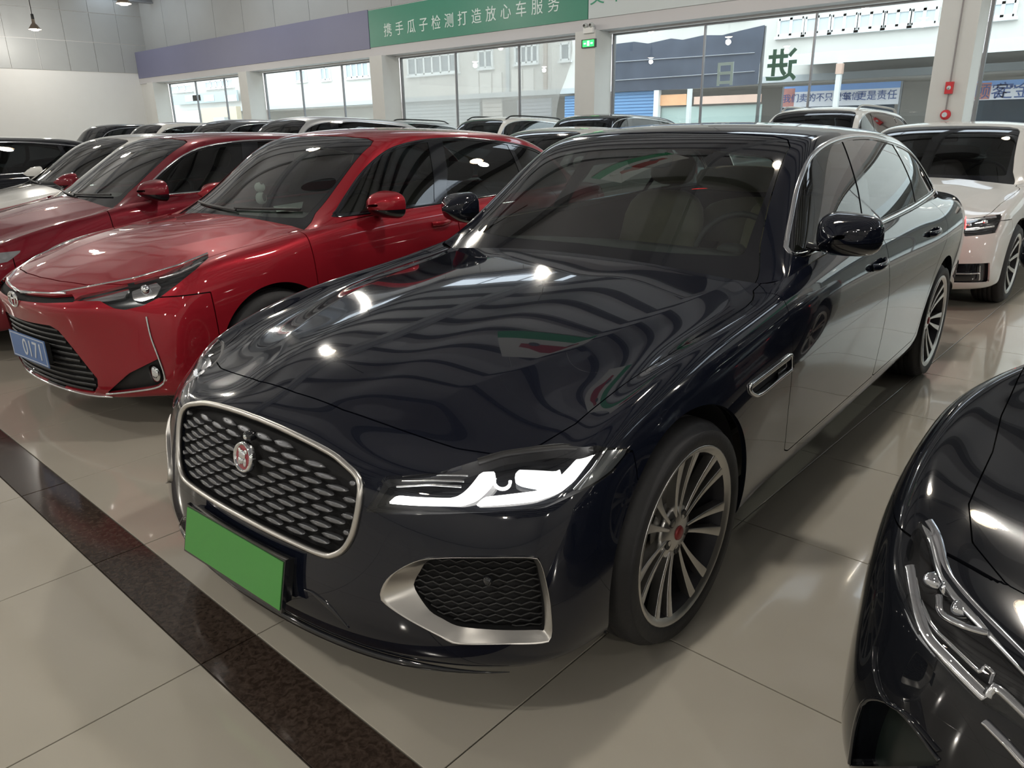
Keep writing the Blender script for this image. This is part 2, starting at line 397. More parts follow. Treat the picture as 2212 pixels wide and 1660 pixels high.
WHEEL_CACHE={}
def wheel_meshes(kind,R,rr,w):
    """kind: spoke layout. Local frame: axle along +y (outer face at y=0), car coords"""
    key=(kind,round(R,3),round(rr,3))
    if key in WHEEL_CACHE: return WHEEL_CACHE[key]
    out={}
    pr=[(rr+.004,-.012),(rr+.012,.001),(rr+.028,.007),(rr+.055,.006),(R-.028,-.004),(R-.010,-.018),(R-.002,-.034)]
    n=5; 
    for k in range(n):
        a=-.034-(w-.07)*(k+.0)/n; b=-.034-(w-.07)*(k+1.0)/n; g=.012
        if k: pr+=[(R-.011,a+.0005),(R-.011,a-g+.002),(R,a-g)]
        pr+=[(R,b+.001)]
    pr+=[(R-.012,-w+.018),(R-.03,-w+.004),(rr+.03,-w),(rr,-w+.01)]
    out['tyre']=lathe(pr,64)
    out['rim_lip']=lathe([(rr+.010,-.002),(rr+.012,.002),(rr+.006,.004),(rr-.004,-.003),(rr-.012,-.009)],56)
    bar=[(rr-.010,-.010),(rr-.016,-.03),(rr-.03,-.08),(rr-.03,-w+.03),(rr,-w+.005)]
    out['rim']=lathe(bar,56)
    # back of the dish and disc
    out['brake_disc']=lathe([(.05,-.105),(.165,-.105),(.168,-.108),(.168,-.128),(.05,-.13)],48)
    out['inner_barrel']=lathe([(0,-.135),(rr-.03,-.135)],40)
    out['hub_cap']=lathe([(0,-.022),(.014,-.0225),(.020,-.025),(.023,-.031),(.023,-.05)],24)
    out['hub']=lathe([(.022,-.030),(.050,-.033),(.078,-.040),(.084,-.052),(.082,-.075),(.06,-.09)],30)
    spokes=[]
    def spoke(a_in,a_out,w_in,w_out,r0=.055,r1=rr-.006,dep=.03):
        rows=[]
        for t in np.linspace(0,1,7):
            r=r0+(r1-r0)*t; a=a_in+(a_out-a_in)*t**1.0; y=-.034+.028*t - .006*math.sin(math.pi*t); ww=w_in+(w_out-w_in)*(t**1.6)
            er=np.array([math.cos(a),0,math.sin(a)]); et=np.array([-math.sin(a),0,math.cos(a)]); c=er*r
            f=.25*ww
            ring=[c+et*(-ww)+[0,y-dep,0],c+et*(-ww)+[0,y-.003,0],c+et*(-ww+.002)+[0,y,0],c+et*(ww-.002)+[0,y,0],c+et*ww+[0,y-.003,0],c+et*ww+[0,y-dep,0]]
            rows.append(ring)
        return grid(rows)
    if kind=='twin7':
        for k in range(7):
            a=math.radians(91+k*360/7)
            for s_ in (-1,1): spokes.append(spoke(a+s_*math.radians(9.0),a+s_*math.radians(9.6),.0055,.0165))
    elif kind=='multi10':
        for k in range(10): 
            a=math.radians(k*36+9); spokes.append(spoke(a,a+.05,.012,.018))
    else:
        for k in range(5):
            a=math.radians(90+k*72)
            for s_ in (-1,1): spokes.append(spoke(a+s_*.12,a+s_*.16,.014,.019))
    out['spoke']=spokes
    lugs=[]
    for k in range(5):
        a=math.radians(55+k*72); lugs.append(xf(lathe([(0,-.038),(.010,-.0375),(.0145,-.036),(.0145,-.055)],12),t=(.055*math.cos(a),.004,.055*math.sin(a))))
    out['lug_nut']=lugs
    me={}
    for k,v in out.items():
        me[k]=[mesh(k,q,True) for q in v] if isinstance(v,list) else mesh(k,v,True)
    WHEEL_CACHE[key]=me; return me
def add_wheel(car,x,y,side_,R,rr,w,kind,steer=0,detail=True,spokemat=None,capmat=None):
    me=wheel_meshes(kind,R,rr,w)
    e=empty('wheel',(side_*y,x,R),0,car); e.rotation_euler=(0,0,steer if side_>0 else steer+math.pi)
    obj('tyre',me['tyre'],M_TYRE,e); obj('rim',me['rim'],M_RIMDARK,e); obj('rim_lip',me['rim_lip'],spokemat or M_ALU,e)
    if not detail: 
        for s_ in me['spoke']: obj('spoke',s_,spokemat or M_ALU,e)
        obj('hub',me['hub'],spokemat or M_ALU,e); obj('barrel_floor',me['inner_barrel'],M_DARK,e); return e
    obj('brake_disc',me['brake_disc'],M_STEEL,e); obj('barrel_floor',me['inner_barrel'],M_DARK,e); obj('hub_cap',me['hub_cap'],capmat or M_BLACK,e); obj('hub',me['hub'],spokemat or M_ALU,e)
    for s_ in me['spoke']: obj('spoke',s_,spokemat or M_ALU,e)
    for s_ in me['lug_nut']: obj('lug_nut',s_,M_BLACK,e)
    return e

def splitgap(M,f,w): return clip(M,f+w),clip(M,-f+w)
def comps(M):
    V,N,F=M
    if len(F)==0: return []
    lab=np.arange(len(V))
    while True:
        m_=lab[F].min(1); new=lab.copy()
        for k in range(3): np.minimum.at(new,F[:,k],m_)
        new=new[new]
        if (new==lab).all(): break
        lab=new
    g=lab[F[:,0]]; out=[compact((V,N,F[g==u])) for u in np.unique(g)]
    return [q for q in out if len(q[2])>30]
def seat_parts(x,y,recline=.32,wid=.25,h=.62):
    c=superbox(x-.27,y,.50,.27,wid,.09,4,8); b=roty(superbox(x,y,.50+h*.5,.07,wid,h*.52,3.5,10),recline,(x,y,.50))
    r=roty(superbox(x,y,.50+h+.13,.045,wid*.55,.085,3,8),recline,(x,y,.50))
    return c,b,r
def make_car(name,S,loc,rz,label,cat_='car',group=None):
    """S: spec. Builds one car under an Empty, all panels as parts."""
    car=empty(name,loc,rz); tag(car,label,cat_,group)
    key=S['key']; C=S.setdefault('cache',{})
    PM=S['paint']; GL=S.get('glass',M_TINT); w=S.get('gap',.0025); lev=S.get('lev',3)
    def put(nm,M,mt,parent=car):
        """M may be a mesh already"""
        if isinstance(M,tuple) and len(M[2])==0: return None
        return obj(nm,M,mt,parent,True)
    if not C:
        V,F=body_cage(S['cols'],S['nf'],S['hood'],S['nr'],S['deck']); B=smooth_cage(V,F,lev)
        V,F=net_cage(S['house']); G=smooth_cage(V,F,lev)
        C['B'],C['G']=B,G
        ax=S['axles']; ra=S['arch']
        A=B
        for a_ in ax:
            V_=A[0]; A=clip(A,ra-np.hypot(V_[:,0]-a_[0],V_[:,2]-a_[1]))
        cuts=S.get('cuts',[])                       # openings: (fn(V)->f, )
        for fn in cuts: A=clip(A,-fn(A[0]))
        C['A']=A
        P=[]                                        # (name, M half, mat)
        M=A
        V_=M[0]; hoodp=S['hoodpoly']
        f=np.maximum(sdf(V_[:,:2],hoodp),S.get('hoodz',.55)-V_[:,2]); hd,M=splitgap(M,f,w); C['hood']=both(skirt(hd,.014))
        V_=M[0]; f=np.maximum(np.maximum(sdf(V_[:,:2],S['bootpoly']),S['bootz']-V_[:,2]),S['bootx']-V_[:,0]); bt,M=splitgap(M,f,w); C['boot_lid']=both(skirt(bt,.014))
        for nm,poly in S['doors']:
            V_=M[0]; f=np.maximum(sdf(V_[:,[0,2]],poly),.45-V_[:,1]); d_,M=splitgap(M,f,w); C['side:'+nm]=skirt(d_,.014)
        V_=M[0]; f=S['bumperf'](V_); bp,M=splitgap(M,f,w); C['front_bumper']=both(skirt(bp,.014))
        V_=M[0]; f=S['rbumperf'](V_); bp,M=splitgap(M,f,w); C['rear_bumper']=both(skirt(bp,.014))
        V_=M[0]; f=np.maximum(V_[:,0]-S['fenderx'],-1-V_[:,0]); fd,M=splitgap(M,f,.0002); C['side:front_fender']=skirt(fd,.014)
        V_=M[0]; f=np.maximum(V_[:,2]-S['sillz'],0); sl,M=splitgap(M,V_[:,2]-S['sillz'],.0004); C['side:side_sill']=skirt(sl,.01); C['side:rear_quarter']=skirt(M,.014)
        C['shell']=both(offset(A,-.016))
        # greenhouse
        M=G; V_=M[0]; dlo=S['dlo']
        sd=np.maximum(sdf(V_[:,[0,2]],dlo),.50-V_[:,1]); sideg,M=splitgap(M,sd,0.0)
        V_=M[0]; f=np.maximum(sdf(V_[:,1:],S['wspoly']),V_[:,0]-S['wsx']); ws,M=splitgap(M,f,.0015)
        V_=M[0]; f=np.maximum(sdf(V_[:,1:],S['rwpoly']),S['rwx']-V_[:,0]); rw,M=splitgap(M,f,.0015)
        C['roof']=both(skirt(M,.012))
        V_=ws[0]; f=sdf(V_[:,1:],S['wsin']); wsi,wso=splitgap(ws,f,0.0); C['windscreen']=both(wsi); C['windscreen_border']=both(skirt(offset(wso,-.001),.008))
        C['rear_screen']=both(rw)
        V_=sideg[0]; f=sdf(V_[:,[0,2]],dlo)+S.get('framew',.016); gi,go=splitgap(sideg,f,0.0); C['side:window_frame']=skirt(go,.010)
        rest=gi
        for nm,poly in S['panes']:
            V_=rest[0]; pn=clip(rest,sdf(V_[:,[0,2]],poly)); C['pane:'+nm]=offset(pn,-.004)
            rest=clip(rest,-sdf(V_[:,[0,2]],poly))
        
        for i_,q_ in enumerate(comps(rest)): C['side:window_pillar:%d'%i_]=skirt(offset(q_,-.001),.008)
        # trim ring
        q=resample(S['dlo'],160,True); t=bvh(G); pts=[];nn=[]
        for a_,z_ in q:
            h_=t.ray_cast(Vector((a_,1.6,z_)),Vector((0,-1,0)))
            if h_[0] is not None: pts.append(np.array(h_[0])); nv=np.array(h_[1]); nn.append(nv if nv[1]>0 else -nv)
        pts=np.array(pts); nn=np.array(nn)
        ks=np.ones(3)/3
        for k in range(3): pts[:,k]=np.convolve(np.r_[pts[-1:,k],pts[:,k],pts[:1,k]],ks,'valid')
        C['side:window_trim']=tube(pts+nn*.001,S.get('trimw',.008),True,8,flat=.004,up=nn)
        # wheel wells
        wl=[]
        for a_ in ax:
            th=np.linspace(-.35,math.pi+.35,28); rows=[]
            for yy in (.40,.58,.76,S.get('welly',.895)): rows.append([(a_[0]+(ra+.004)*math.cos(t_),yy,a_[1]+(ra+.004)*math.sin(t_)) for t_ in th])
            W_=grid(rows); cap_=grid([[(a_[0]+r_*(ra+.004)*math.cos(t_),.40,a_[1]+r_*(ra+.004)*math.sin(t_)) for t_ in th] for r_ in (0.02,1)])
            wl.append(cat(W_,cap_))
        C['wells']=wl
        x0,x1=S['under']; C['floorpan']=cat(box(x0+.22,x1-.2,-.60,.60,.205,.235),box(S['axles'][0][0]-.36,S['axles'][1][0]+.36,-.38,.38,.235,.27))
        for k in list(C):
            if k in ('B','G','A'): continue
            v=C[k]
            if k.startswith('side:') or k.startswith('pane:'):
                C[k]=[mesh(k.split(':')[1],v,True),mesh(k.split(':')[1],mirror(v),True)] if len(v[2]) else None
            elif k=='wells': C[k]=[mesh('wheel_arch_liner',q_,True) for v_ in v for q_ in (v_,mirror(v_))]
            else: C[k]=mesh(k,v,True) if len(v[2]) else None
    for k,mt in (('hood',PM),('boot_lid',PM),('front_bumper',PM),('rear_bumper',PM),('roof',S.get('roofmat',PM)),('windscreen',S.get('wsglass',GL)),('windscreen_border',M_PIANO),('rear_screen',S.get('rwglass',GL)),('shell',M_DARK),('floorpan',M_DARK)):
        if C[k]: obj({'shell':'body_shell','windscreen':'windshield','windscreen_border':'windshield_border','rear_screen':'rear_window'}.get(k,k),C[k],mt,car)
    for k,v in C.items():
        if v and k.startswith('side:'):
            nm=k[5:].split(':')[0]; mt={'window_frame':S.get('framemat',M_PIANO),'window_pillar':M_PIANO,'window_trim':S.get('trimmat',M_CHROME),'side_sill':S.get('sillmat',PM)}.get(nm,PM)
            for q_ in v: obj(nm,q_,mt,car)
        if v and k.startswith('pane:'):
            for q_ in v: obj(k[5:],q_,GL,car)
    for q_ in C['wells']: obj('wheel_arch_liner',q_,M_DARK,car)
    for i,a_ in enumerate(S['axles']):
        for s_ in (1,-1): add_wheel(car,a_[0],S['track'],s_,a_[1],S['rimr'],.235,S['wheel'],S.get('steer',0) if i==0 else 0,S.get('detail',True),S.get('spokemat'),S.get('capmat'))
    # mirrors, handles
    mx,my,mz=S['mirror']; sc=S.get('mirsc',1)
    if 'mir' not in C:
        rows=[]
        for t_,sy,sz,dz in ((0,.12,.10,.004),(.03,.55,.50,.004),(.07,.80,.78,.003),(.12,.95,.94,.001),(.165,1.0,1.0,0),(.175,.97,.96,0)):
            ring=[]
            for k in range(28):
                u=2*math.pi*k/28; cy=math.copysign(abs(math.cos(u))**.62,math.cos(u)); cz=math.copysign(abs(math.sin(u))**.66,math.sin(u))
                yy=cy*.115*sy; zz=cz*.086*sz*(1-.18*(cy*.5+.5)*(1 if cz>0 else .4))
                ring.append((-.165+t_+.05*(cy*.5+.5)*(1-t_/.2),yy,zz+dz))
            rows.append(ring)
        cap=grid(rows,closed_v=True)
        if ((cap[0]-cap[0].mean(0))*cap[1]).sum()<0: cap=(cap[0],-cap[1],cap[2])
        top=clip(cap,-.022-cap[0][:,2]); low=clip(cap,cap[0][:,2]+.0235)
        gl_=[(0.008,0,0)]; gg=grid([[(.009,.0,0)]*28,[(.009,r_[1],r_[2]) for r_ in rows[-1]]],closed_v=True)
        stalk=tube([(.0,-.16,-.055),(.0,-.11,-.06),(-.02,-.05,-.055)],[.030,.026,.03],n=10,flat=[.014,.013,.016])
        ind=tube([(-.150,-.04,-.005),(-.138,.03,-.002),(-.115,.085,.0),(-.085,.112,.0)],.004,n=6)
        def side_(M_): 
            M_=xf(M_,s=(sc,sc,sc)); M_=xf(M_,t=(mx,my,mz)); return [mesh('m',M_,True),mesh('m',mirror(M_),True)]
        C['mir']=[(nm,side_(M_),mt) for nm,M_,mt in (('mirror_cap',top,'P'),('mirror_base',low,M_PIANO),('mirror_glass',gg,M_MIRROR),('mirror_stalk',stalk,M_PIANO))]
    for s_ in (0,1):
        e=empty('door_mirror',(0,0,0),0,car)
        for nm,ms,mt in C['mir']: obj(nm,ms[s_],PM if mt=='P' else mt,e)
    if 'handles' in S:
        if 'hnd' not in C:
            tb=bvh(C['B']); L=[]
            for x0,x1,z_ in S['handles']:
                pts=[]
                for t_ in np.linspace(0,1,9):
                    x_=x0+(x1-x0)*t_; h_=tb.ray_cast(Vector((x_,1.6,z_+.008*t_)),Vector((0,-1,0))); p_=np.array(h_[0]); p_[1]+=.006+.026*math.sin(math.pi*t_)**.6; pts.append(p_)
                M_=tube(pts,.011,n=8,flat=.016,up=np.tile((0,0,1.),(9,1))); L.append((mesh('door_handle',M_,True),mesh('door_handle',mirror(M_),True)))
            C['hnd']=L
        for a_,b_ in C['hnd']: obj('door_handle',a_,S.get('handlemat',PM),car); obj('door_handle',b_,S.get('handlemat',PM),car)
    # cabin
    if S.get('cabin',True):
        if 'cab' not in C:
            sx=S.get('seatx',2.02); L=[]
            for y_ in (.37,-.37):
                c_,b_,r_=seat_parts(sx,y_); L.append(('seat',[('seat_cushion',c_),('seat_back',b_),('headrest',r_)]))
            c_,b_,r_=seat_parts(S.get('bench',2.98),0,.38,.62,.52); L.append(('rear_bench',[('seat_cushion',c_),('seat_back',b_)]+[('headrest',xf(r_,t=(0,q_,0))) for q_ in (.36,-.36)]))
            dx,dz=S.get('dash',(.93,.93)); rows=[]
            for x_,z_ in ((dx-.08,dz-.02),(dx+.05,dz+.015),(dx+.25,dz+.03),(dx+.36,dz+.015),(dx+.40,dz-.06),(dx+.36,dz-.30),(dx+.30,dz-.45)):
                rows.append([(x_+.10*(yy/.72)**2*(1 if x_<dx+.1 else .2),yy,z_-.03*(yy/.72)**2) for yy in np.linspace(-.72,.72,15)])
            L.append(('dashboard',grid(rows)))
            th=np.linspace(0,2*math.pi,33)[:-1]; wx=dx+.53; ring=np.array([(wx+.18*math.sin(t_)*.42,.37+.185*math.cos(t_),dz-.03+.185*math.sin(t_)*.9) for t_ in th])
            L.append(('steering_wheel',cat(tube(ring,.014,True,8),superbox(wx-.02,.37,dz-.04,.04,.07,.06,3,6),tube([ring[0],ring[16]],.016,n=6))))
            ip=[]
            L.append(('interior_mirror',superbox(S.get('imx',1.33),0,S.get('imz',1.30),.015,.115,.032,4,6)))
            C['cab']=[(nm,[(a_,mesh(a_,q_,True)) for a_,q_ in q] if isinstance(q,list) else mesh(nm,q,True)) for nm,q in L]
        for nm,q in C['cab']:
            if isinstance(q,list):
                e=empty(nm,(0,0,0),0,car)
                for a_,m_ in q: obj(a_,m_,S.get('seatmat',M_SEAT),e)
            else: obj(nm,q,M_CABIN,car)
    # wipers
    if S.get('wipers'):
        if 'wip' not in C:
            t=bvh(C['G']); L=[]
            for p0,p1 in S['wipers']:
                pts=[];
                for t_ in np.linspace(0,1,10):
                    y_=p0[0]+(p1[0]-p0[0])*t_; z_=p0[1]+(p1[1]-p0[1])*t_; h_=t.ray_cast(Vector((-1,abs(y_),z_)),Vector((1,0,0))); p_=np.array(h_[0])+np.array([-.012,0,.008]); p_[1]=y_; pts.append(p_)
                L.append(mesh('wiper',tube(pts,.008,n=6),True))
            C['wip']=L
        for m_ in C['wip']: obj('wiper',m_,M_BLACK,car)
    return car
# ------------------------------------------------------------------ the showroom (camera at X=Y=0; X along the glazed wall, Y towards it)
YW,XL,XR,YB,ZC=15.0,-34.0,20.0,-12.0,6.9
M_TILE=None
def floor_mat():
    m_=mat('polished_floor_tile',(.50,.46,.385),.09); nt=m_.node_tree; b=nt.nodes['Principled BSDF']
    tc=nt.nodes.new('ShaderNodeNewGeometry'); n1=nt.nodes.new('ShaderNodeTexNoise'); n1.inputs['Scale'].default_value=1.7; n1.inputs['Detail'].default_value=5
    n2=nt.nodes.new('ShaderNodeTexNoise'); n2.inputs['Scale'].default_value=45; n2.inputs['Detail'].default_value=3
    nt.links.new(tc.outputs['Position'],n1.inputs['Vector']); nt.links.new(tc.outputs['Position'],n2.inputs['Vector'])
    mx=nt.nodes.new('ShaderNodeMix'); mx.data_type='RGBA'; mx.inputs[6].default_value=(.445,.412,.348,1); mx.inputs[7].default_value=(.515,.48,.41,1); nt.links.new(n1.outputs['Fac'],mx.inputs[0])
    nt.links.new(mx.outputs[2],b.inputs['Base Color'])
    mr=nt.nodes.new('ShaderNodeMapRange'); mr.inputs[3].default_value=.06; mr.inputs[4].default_value=.13; nt.links.new(n2.outputs['Fac'],mr.inputs[0]); nt.links.new(mr.outputs[0],b.inputs['Roughness'])
    b.inputs['Coat Weight'].default_value=.3
    return m_
def band_mat():
    m_=mat('brown_granite',(.05,.036,.027),.10); nt=m_.node_tree; b=nt.nodes['Principled BSDF']
    tc=nt.nodes.new('ShaderNodeNewGeometry'); n1=nt.nodes.new('ShaderNodeTexNoise'); n1.inputs['Scale'].default_value=60; n1.inputs['Detail'].default_value=9; n1.inputs['Distortion'].default_value=.8
    nt.links.new(tc.outputs['Position'],n1.inputs['Vector']); cr=nt.nodes.new('ShaderNodeValToRGB')
    cr.color_ramp.elements[0].color=(.032,.022,.017,1); cr.color_ramp.elements[0].position=.38; cr.color_ramp.elements[1].color=(.082,.060,.047,1); cr.color_ramp.elements[1].position=.72
    nt.links.new(n1.outputs['Fac'],cr.inputs[0]); nt.links.new(cr.outputs[0],b.inputs['Base Color']); b.inputs['Roughness'].default_value=.12
    return m_
M_TILE=floor_mat(); M_BAND=band_mat(); M_GROUT=mat('dark_grout',(.05,.042,.034),.8)
M_WALL=mat('white_wall_paint',(.66,.66,.65),.7,noise=(3,.95)); M_COLW=mat('column_paint',(.60,.60,.58),.6,noise=(5,.94)); M_PANEL=mat('grey_metal_panel',(.36,.37,.37),.45,.1,noise=(2,.93)); M_BEAM=mat('beam_cladding',(.50,.49,.50),.45)
M_CEIL=mat('roof_sheet',(.40,.41,.44),.55); M_PURL=mat('purlin_steel',(.05,.052,.06),.55,.2); M_FRAMEA=mat('window_aluminium',(.25,.25,.26),.4,.7)
fl=obj('floor',box(XL-.3,XR+.3,YB-.3,YW+.3,-.12,-.006),M_GROUT); tag(fl,kind='structure')
def tile_mesh(w,h):
    g=.0022; P=[(g,g),(w-g,g),(w-g,h-g),(g,h-g)]; c=.0012
    top=[(p[0]+(c if p[0]<w/2 else -c),p[1]+(c if p[1]<h/2 else -c)) for p in P]
    V=np.array([(x,y,-.006) for x,y in P]+[(x,y,-.001) for x,y in P]+[(x,y,0) for x,y in top]); F=[]
    for a in (0,4):
        for i in range(4): j=(i+1)%4; F+=[(a+i,a+j,a+4+j),(a+i,a+4+j,a+4+i)]
    F+=[(8,9,10),(8,10,11)]
    W=V[np.array(F).ravel()]; F2=np.arange(len(W)).reshape(-1,3); n=np.cross(W[F2[:,1]]-W[F2[:,0]],W[F2[:,2]]-W[F2[:,0]]); n/=np.linalg.norm(n,axis=1,keepdims=True)
    return (W,np.repeat(n,3,0),F2)
TX0=-1.07; SY0,SY1=.70,.876; T=.8
cells=[]
for i in range(-42,27):
    for j in range(-17,19):
        x=TX0+i*T; y=(SY1+j*T) if j>=0 else (SY0+j*T)
        if x<XL or x+T>XR or y<YB or y+T>YW: continue
        cx,cy=x+.4,y+.4; d=RM@(np.array([cx,cy,0])-CAMP)
        vis=d[2]>.3 and abs(d[0])<d[2]*.80 and abs(d[1])<d[2]*.66
        cells.append((0 if vis else 1,math.hypot(cx,cy),x,y))
cells.sort(); TM=mesh('floor_tile',tile_mesh(T,T))
for k,(v,d_,x,y) in enumerate(cells[:290]):
    o=obj('floor_tile',TM,M_TILE,fl); o.location=(x,y,0)
rest=[xf(tile_mesh(T,T),t=(x,y,0)) for v,d_,x,y in cells[290:]]
rest.append(box(XL,XR,YW-.35,YW,-.006,0)); 
o=obj('floor_tile_rest',cat(*rest),M_TILE,fl); o['kind']='stuff'
BM=mesh('border_tile',tile_mesh(T,SY1-SY0))
for i in range(-42,27):
    o=obj('border_tile',BM,M_BAND,fl); o.location=(TX0+i*T,SY0,0)
# ---- walls
wl=tag(obj('wall_left',box(XL-.25,XL,YB,YW,0,ZC),M_WALL),kind='structure')
yy=YW-.02
for r,(z0,z1) in enumerate(((3.86,4.93),(4.95,6.0),(6.02,ZC-.02))):
    for k in range(26):
        y1=YW-.03-k*1.02; o=obj('wall_panel',box(XL,XL+.03,y1-1.0,y1,z0,z1),M_PANEL,wl)
tag(obj('wall_right',box(XR,XR+.25,YB,YW,0,ZC),M_WALL),kind='structure')
tag(obj('wall_behind',box(XL,XR,YB-.25,YB,0,ZC),M_WALL),kind='structure')
wb=tag(obj('wall_window',cat(box(XL,XR,YW,YW+.25,3.42,ZC),box(XL,XR,YW,YW+.25,0,.12)),M_WALL),kind='structure')
# upper cladding panels of the glazed wall
for k in range(27):
    x0=XL+k*2.0; obj('wall_panel',box(x0+.01,x0+1.99,YW-.03,YW,4.75,6.85),M_PANEL,wb)
# beam casing under the banners
bc=tag(obj('trim_30',box(XL,XR,YW-.50,YW-.001,3.44,3.70),M_BEAM),kind='structure'); obj('beam_lip',box(XL,XR,YW-.12,YW-.001,3.40,3.44),mat('lip_white',(.7,.69,.69),.5),bc)
COLX=[-3.19-7.33*k for k in range(-3,5)]
for i,xr in enumerate(COLX):
    if xr>XR: continue
    o=tag(obj('trim_%d'%(i+1),box(xr-.55,xr,YW-.62,YW-.002,0,3.44 if True else 3),M_COLW),kind='structure')
    obj('column_skirting',box(xr-.56,xr+.012,YW-.632,YW-.002,0,.12),M_BEAM,o)
tag(obj('trim_20',box(XL+.001,XL+.62,YW-.45,YW-.002,0,3.44),M_COLW),kind='structure')
# glazing: frames and panes between the columns
M_PANE=glass('shop_glass',(.93,.98,.97),.92)
edges=sorted([x for x in COLX if x<XR]); bays=[(XL+.62,edges[0]-.55)]+[(edges[i],edges[i+1]-.55) for i in range(len(edges)-1)]+[(edges[-1],XR)]
MULL={ }
for i,(a,b) in enumerate(bays):
    e=tag(empty('window_%d'%(i+1),((a+b)/2,YW+.06,0)),kind='structure'); cx=(a+b)/2
    n=3 if b-a>4 else 2; xs=np.linspace(a,b,n+1)
    def fr(nm,x0,x1,z0,z1,mt=M_FRAMEA,y0=-.035,y1=.035): return obj(nm,box(x0-cx,x1-cx,y0,y1,z0,z1),mt,e)
    fr('window_frame',a,b,3.37,3.42); fr('window_frame',a,b,.12,.18); fr('window_frame',a,a+.05,.18,3.37); fr('window_frame',b-.05,b,.18,3.37)
    for k in range(n):
        fr('window_pane',xs[k]+.02,xs[k+1]-.02,.18,3.37,M_PANE,-.004,.004)
        if k: fr('window_mullion',xs[k]-.012,xs[k]+.012,.18,3.37)
# ---- ceiling with purlins, trusses and skylights
SKY=[(13.0,14.2)]
ys=[YB-.25]+[v for s_ in sorted(SKY) for v in s_]+[YW+.25]; parts=[]
ceil=tag(obj('ceiling',cat(*[box(XL-.25,XR+.25,ys[i],ys[i+1],ZC,ZC+.12) for i in range(0,len(ys),2)]),M_CEIL),kind='structure')
M_SKYP=glass('skylight_sheet',(.95,.98,1),.85)
for s0,s1 in SKY:
    k=0; x=XL
    while x<XR-.1:
        if k%4==3: obj('roof_sheet',box(x,min(x+3.6,XR),s0,s1,ZC,ZC+.05),M_CEIL,ceil); x+=3.6
        else: obj('skylight_panel',box(x+.02,x+1.78,s0+.02,s1-.02,ZC+.02,ZC+.035),M_SKYP,ceil); obj('skylight_bar',box(x+1.78,x+1.82,s0,s1,ZC,ZC+.06),M_FRAMEA,ceil); x+=1.8
        k+=1
pm=mesh('purlin',cat(box(XL,XR,-.03,.03,ZC-.20,ZC-.001),box(XL,XR,-.03,.07,ZC-.215,ZC-.20)))
y=YB+.5
while y<YW-.2:
    if not any(a-.1<y<b+.1 for a,b in SKY): o=obj('purlin',pm,M_PURL,ceil); o.location=(0,y,0)
    y+=1.25
for xr in COLX+[XL+4]:
    if xr<XR: obj('roof_girder',cat(box(xr-.4,xr-.12,YB,YW-.001,ZC-.52,ZC-.49),box(xr-.28,xr-.24,YB,YW-.001,ZC-.49,ZC-.22),box(xr-.4,xr-.12,YB,YW-.001,ZC-.235,ZC-.216)),mat('girder_grey',(.22,.23,.25),.5),ceil)
# ---- high-bay lamps
M_SHADE=mat('lamp_shade',(.32,.26,.20),.4,.6); M_BULB=mat('lamp_bulb',(1,1,1),.5,emit=(1,.90,.70),es=55)
sh=mesh('lamp_shade',lathe([(.03,.34),(.05,.32),(.055,.20),(.10,.15),(.19,.02),(.20,0),(.19,.005),(.10,.14),(.05,.17)],28,axis=2)); bu=mesh('lamp_bulb',lathe([(0,-.05),(.10,-.035),(.16,.01),(.14,.07),(.06,.12),(.0,.13)],24,axis=2))
hs=mesh('lamp_housing',lathe([(0,.50),(.045,.49),(.05,.33),(0,.32)],18,axis=2)); cb=mesh('lamp_cable',tube([(0,0,.48),(0,0,ZC-.01-5.0+.0)],.012,n=6))
LZ=5.0
LL=bpy.data.lights.new('high_bay','POINT'); LL.shadow_soft_size=.11; LL.energy=190; LL.color=(1,.955,.88)
for ix in range(7):
    for iy,y in enumerate((-8,-2.0,4.1,10.2)):
        x=-31.7+7.6*ix+(0 if iy!=9 else 3.8)
        e=tag(empty('pendant_lamp',(x,y,LZ)),('bronze high-bay lamp closest to the white side wall, in the row beside the glazed wall' if (ix,iy)==(0,3) else 'bronze high-bay lamp second from the white side wall, in the row beside the glazed wall' if (ix,iy)==(1,3) else 'small high-bay lamp with bronze shade hanging from the roof over the parked cars'),'lamp','high-bay lamps hanging from the roof')
        obj('lamp_shade',sh,M_SHADE,e); obj('lamp_bulb',bu,M_BULB,e); obj('lamp_housing',hs,M_BLK,e) if False else obj('lamp_housing',hs,mat('lamp_black',(.02,.02,.02),.5),e); obj('lamp_cable',cb,mat('cable_black',(.015,.015,.015),.6),e)
        lo=bpy.data.objects.new('lamp_light',LL); COL.objects.link(lo); lo.parent=e; lo.location=(0,0,-.20)
# ---- banners over the glass
def text_mesh(s,size,mt,name='lettering',flip=False,ext=.004,bold=0.0):
    cu=bpy.data.curves.new('t','FONT'); cu.body=s; cu.size=size; cu.align_x='CENTER'; cu.align_y='CENTER'; cu.extrude=ext; cu.offset=size*bold
    ob_=bpy.data.objects.new('t',cu); COL.objects.link(ob_); dg=bpy.context.evaluated_depsgraph_get(); dg.update()
    me=bpy.data.meshes.new_from_object(ob_.evaluated_get(dg)); me.name=name; bpy.data.objects.remove(ob_)
    me.materials.clear(); me.materials.append(mt)
    # stand the text upright, facing -Y
    co=np.empty(len(me.vertices)*3,dtype=np.float32); me.vertices.foreach_get('co',co); co=co.reshape(-1,3)
    v=np.c_[co[:,0]*(-1 if flip else 1),-co[:,2],co[:,1]]; me.vertices.foreach_set('co',v.astype(np.float32).ravel())
    if flip: me.flip_normals()
    me.update(); return me
YBN=YW-.53
M_GREEN=mat('banner_green',(.026,.205,.128),.42,noise=(4,.9)); M_BLUEB=mat('banner_slate',(.125,.128,.20),.5,noise=(.25,1.5)); M_WHITEB=mat('banner_white',(.50,.54,.54),.5); M_TXT=mat('banner_lettering',(.62,.70,.66),.5); M_TXTG=mat('green_lettering',(.03,.25,.14),.5)
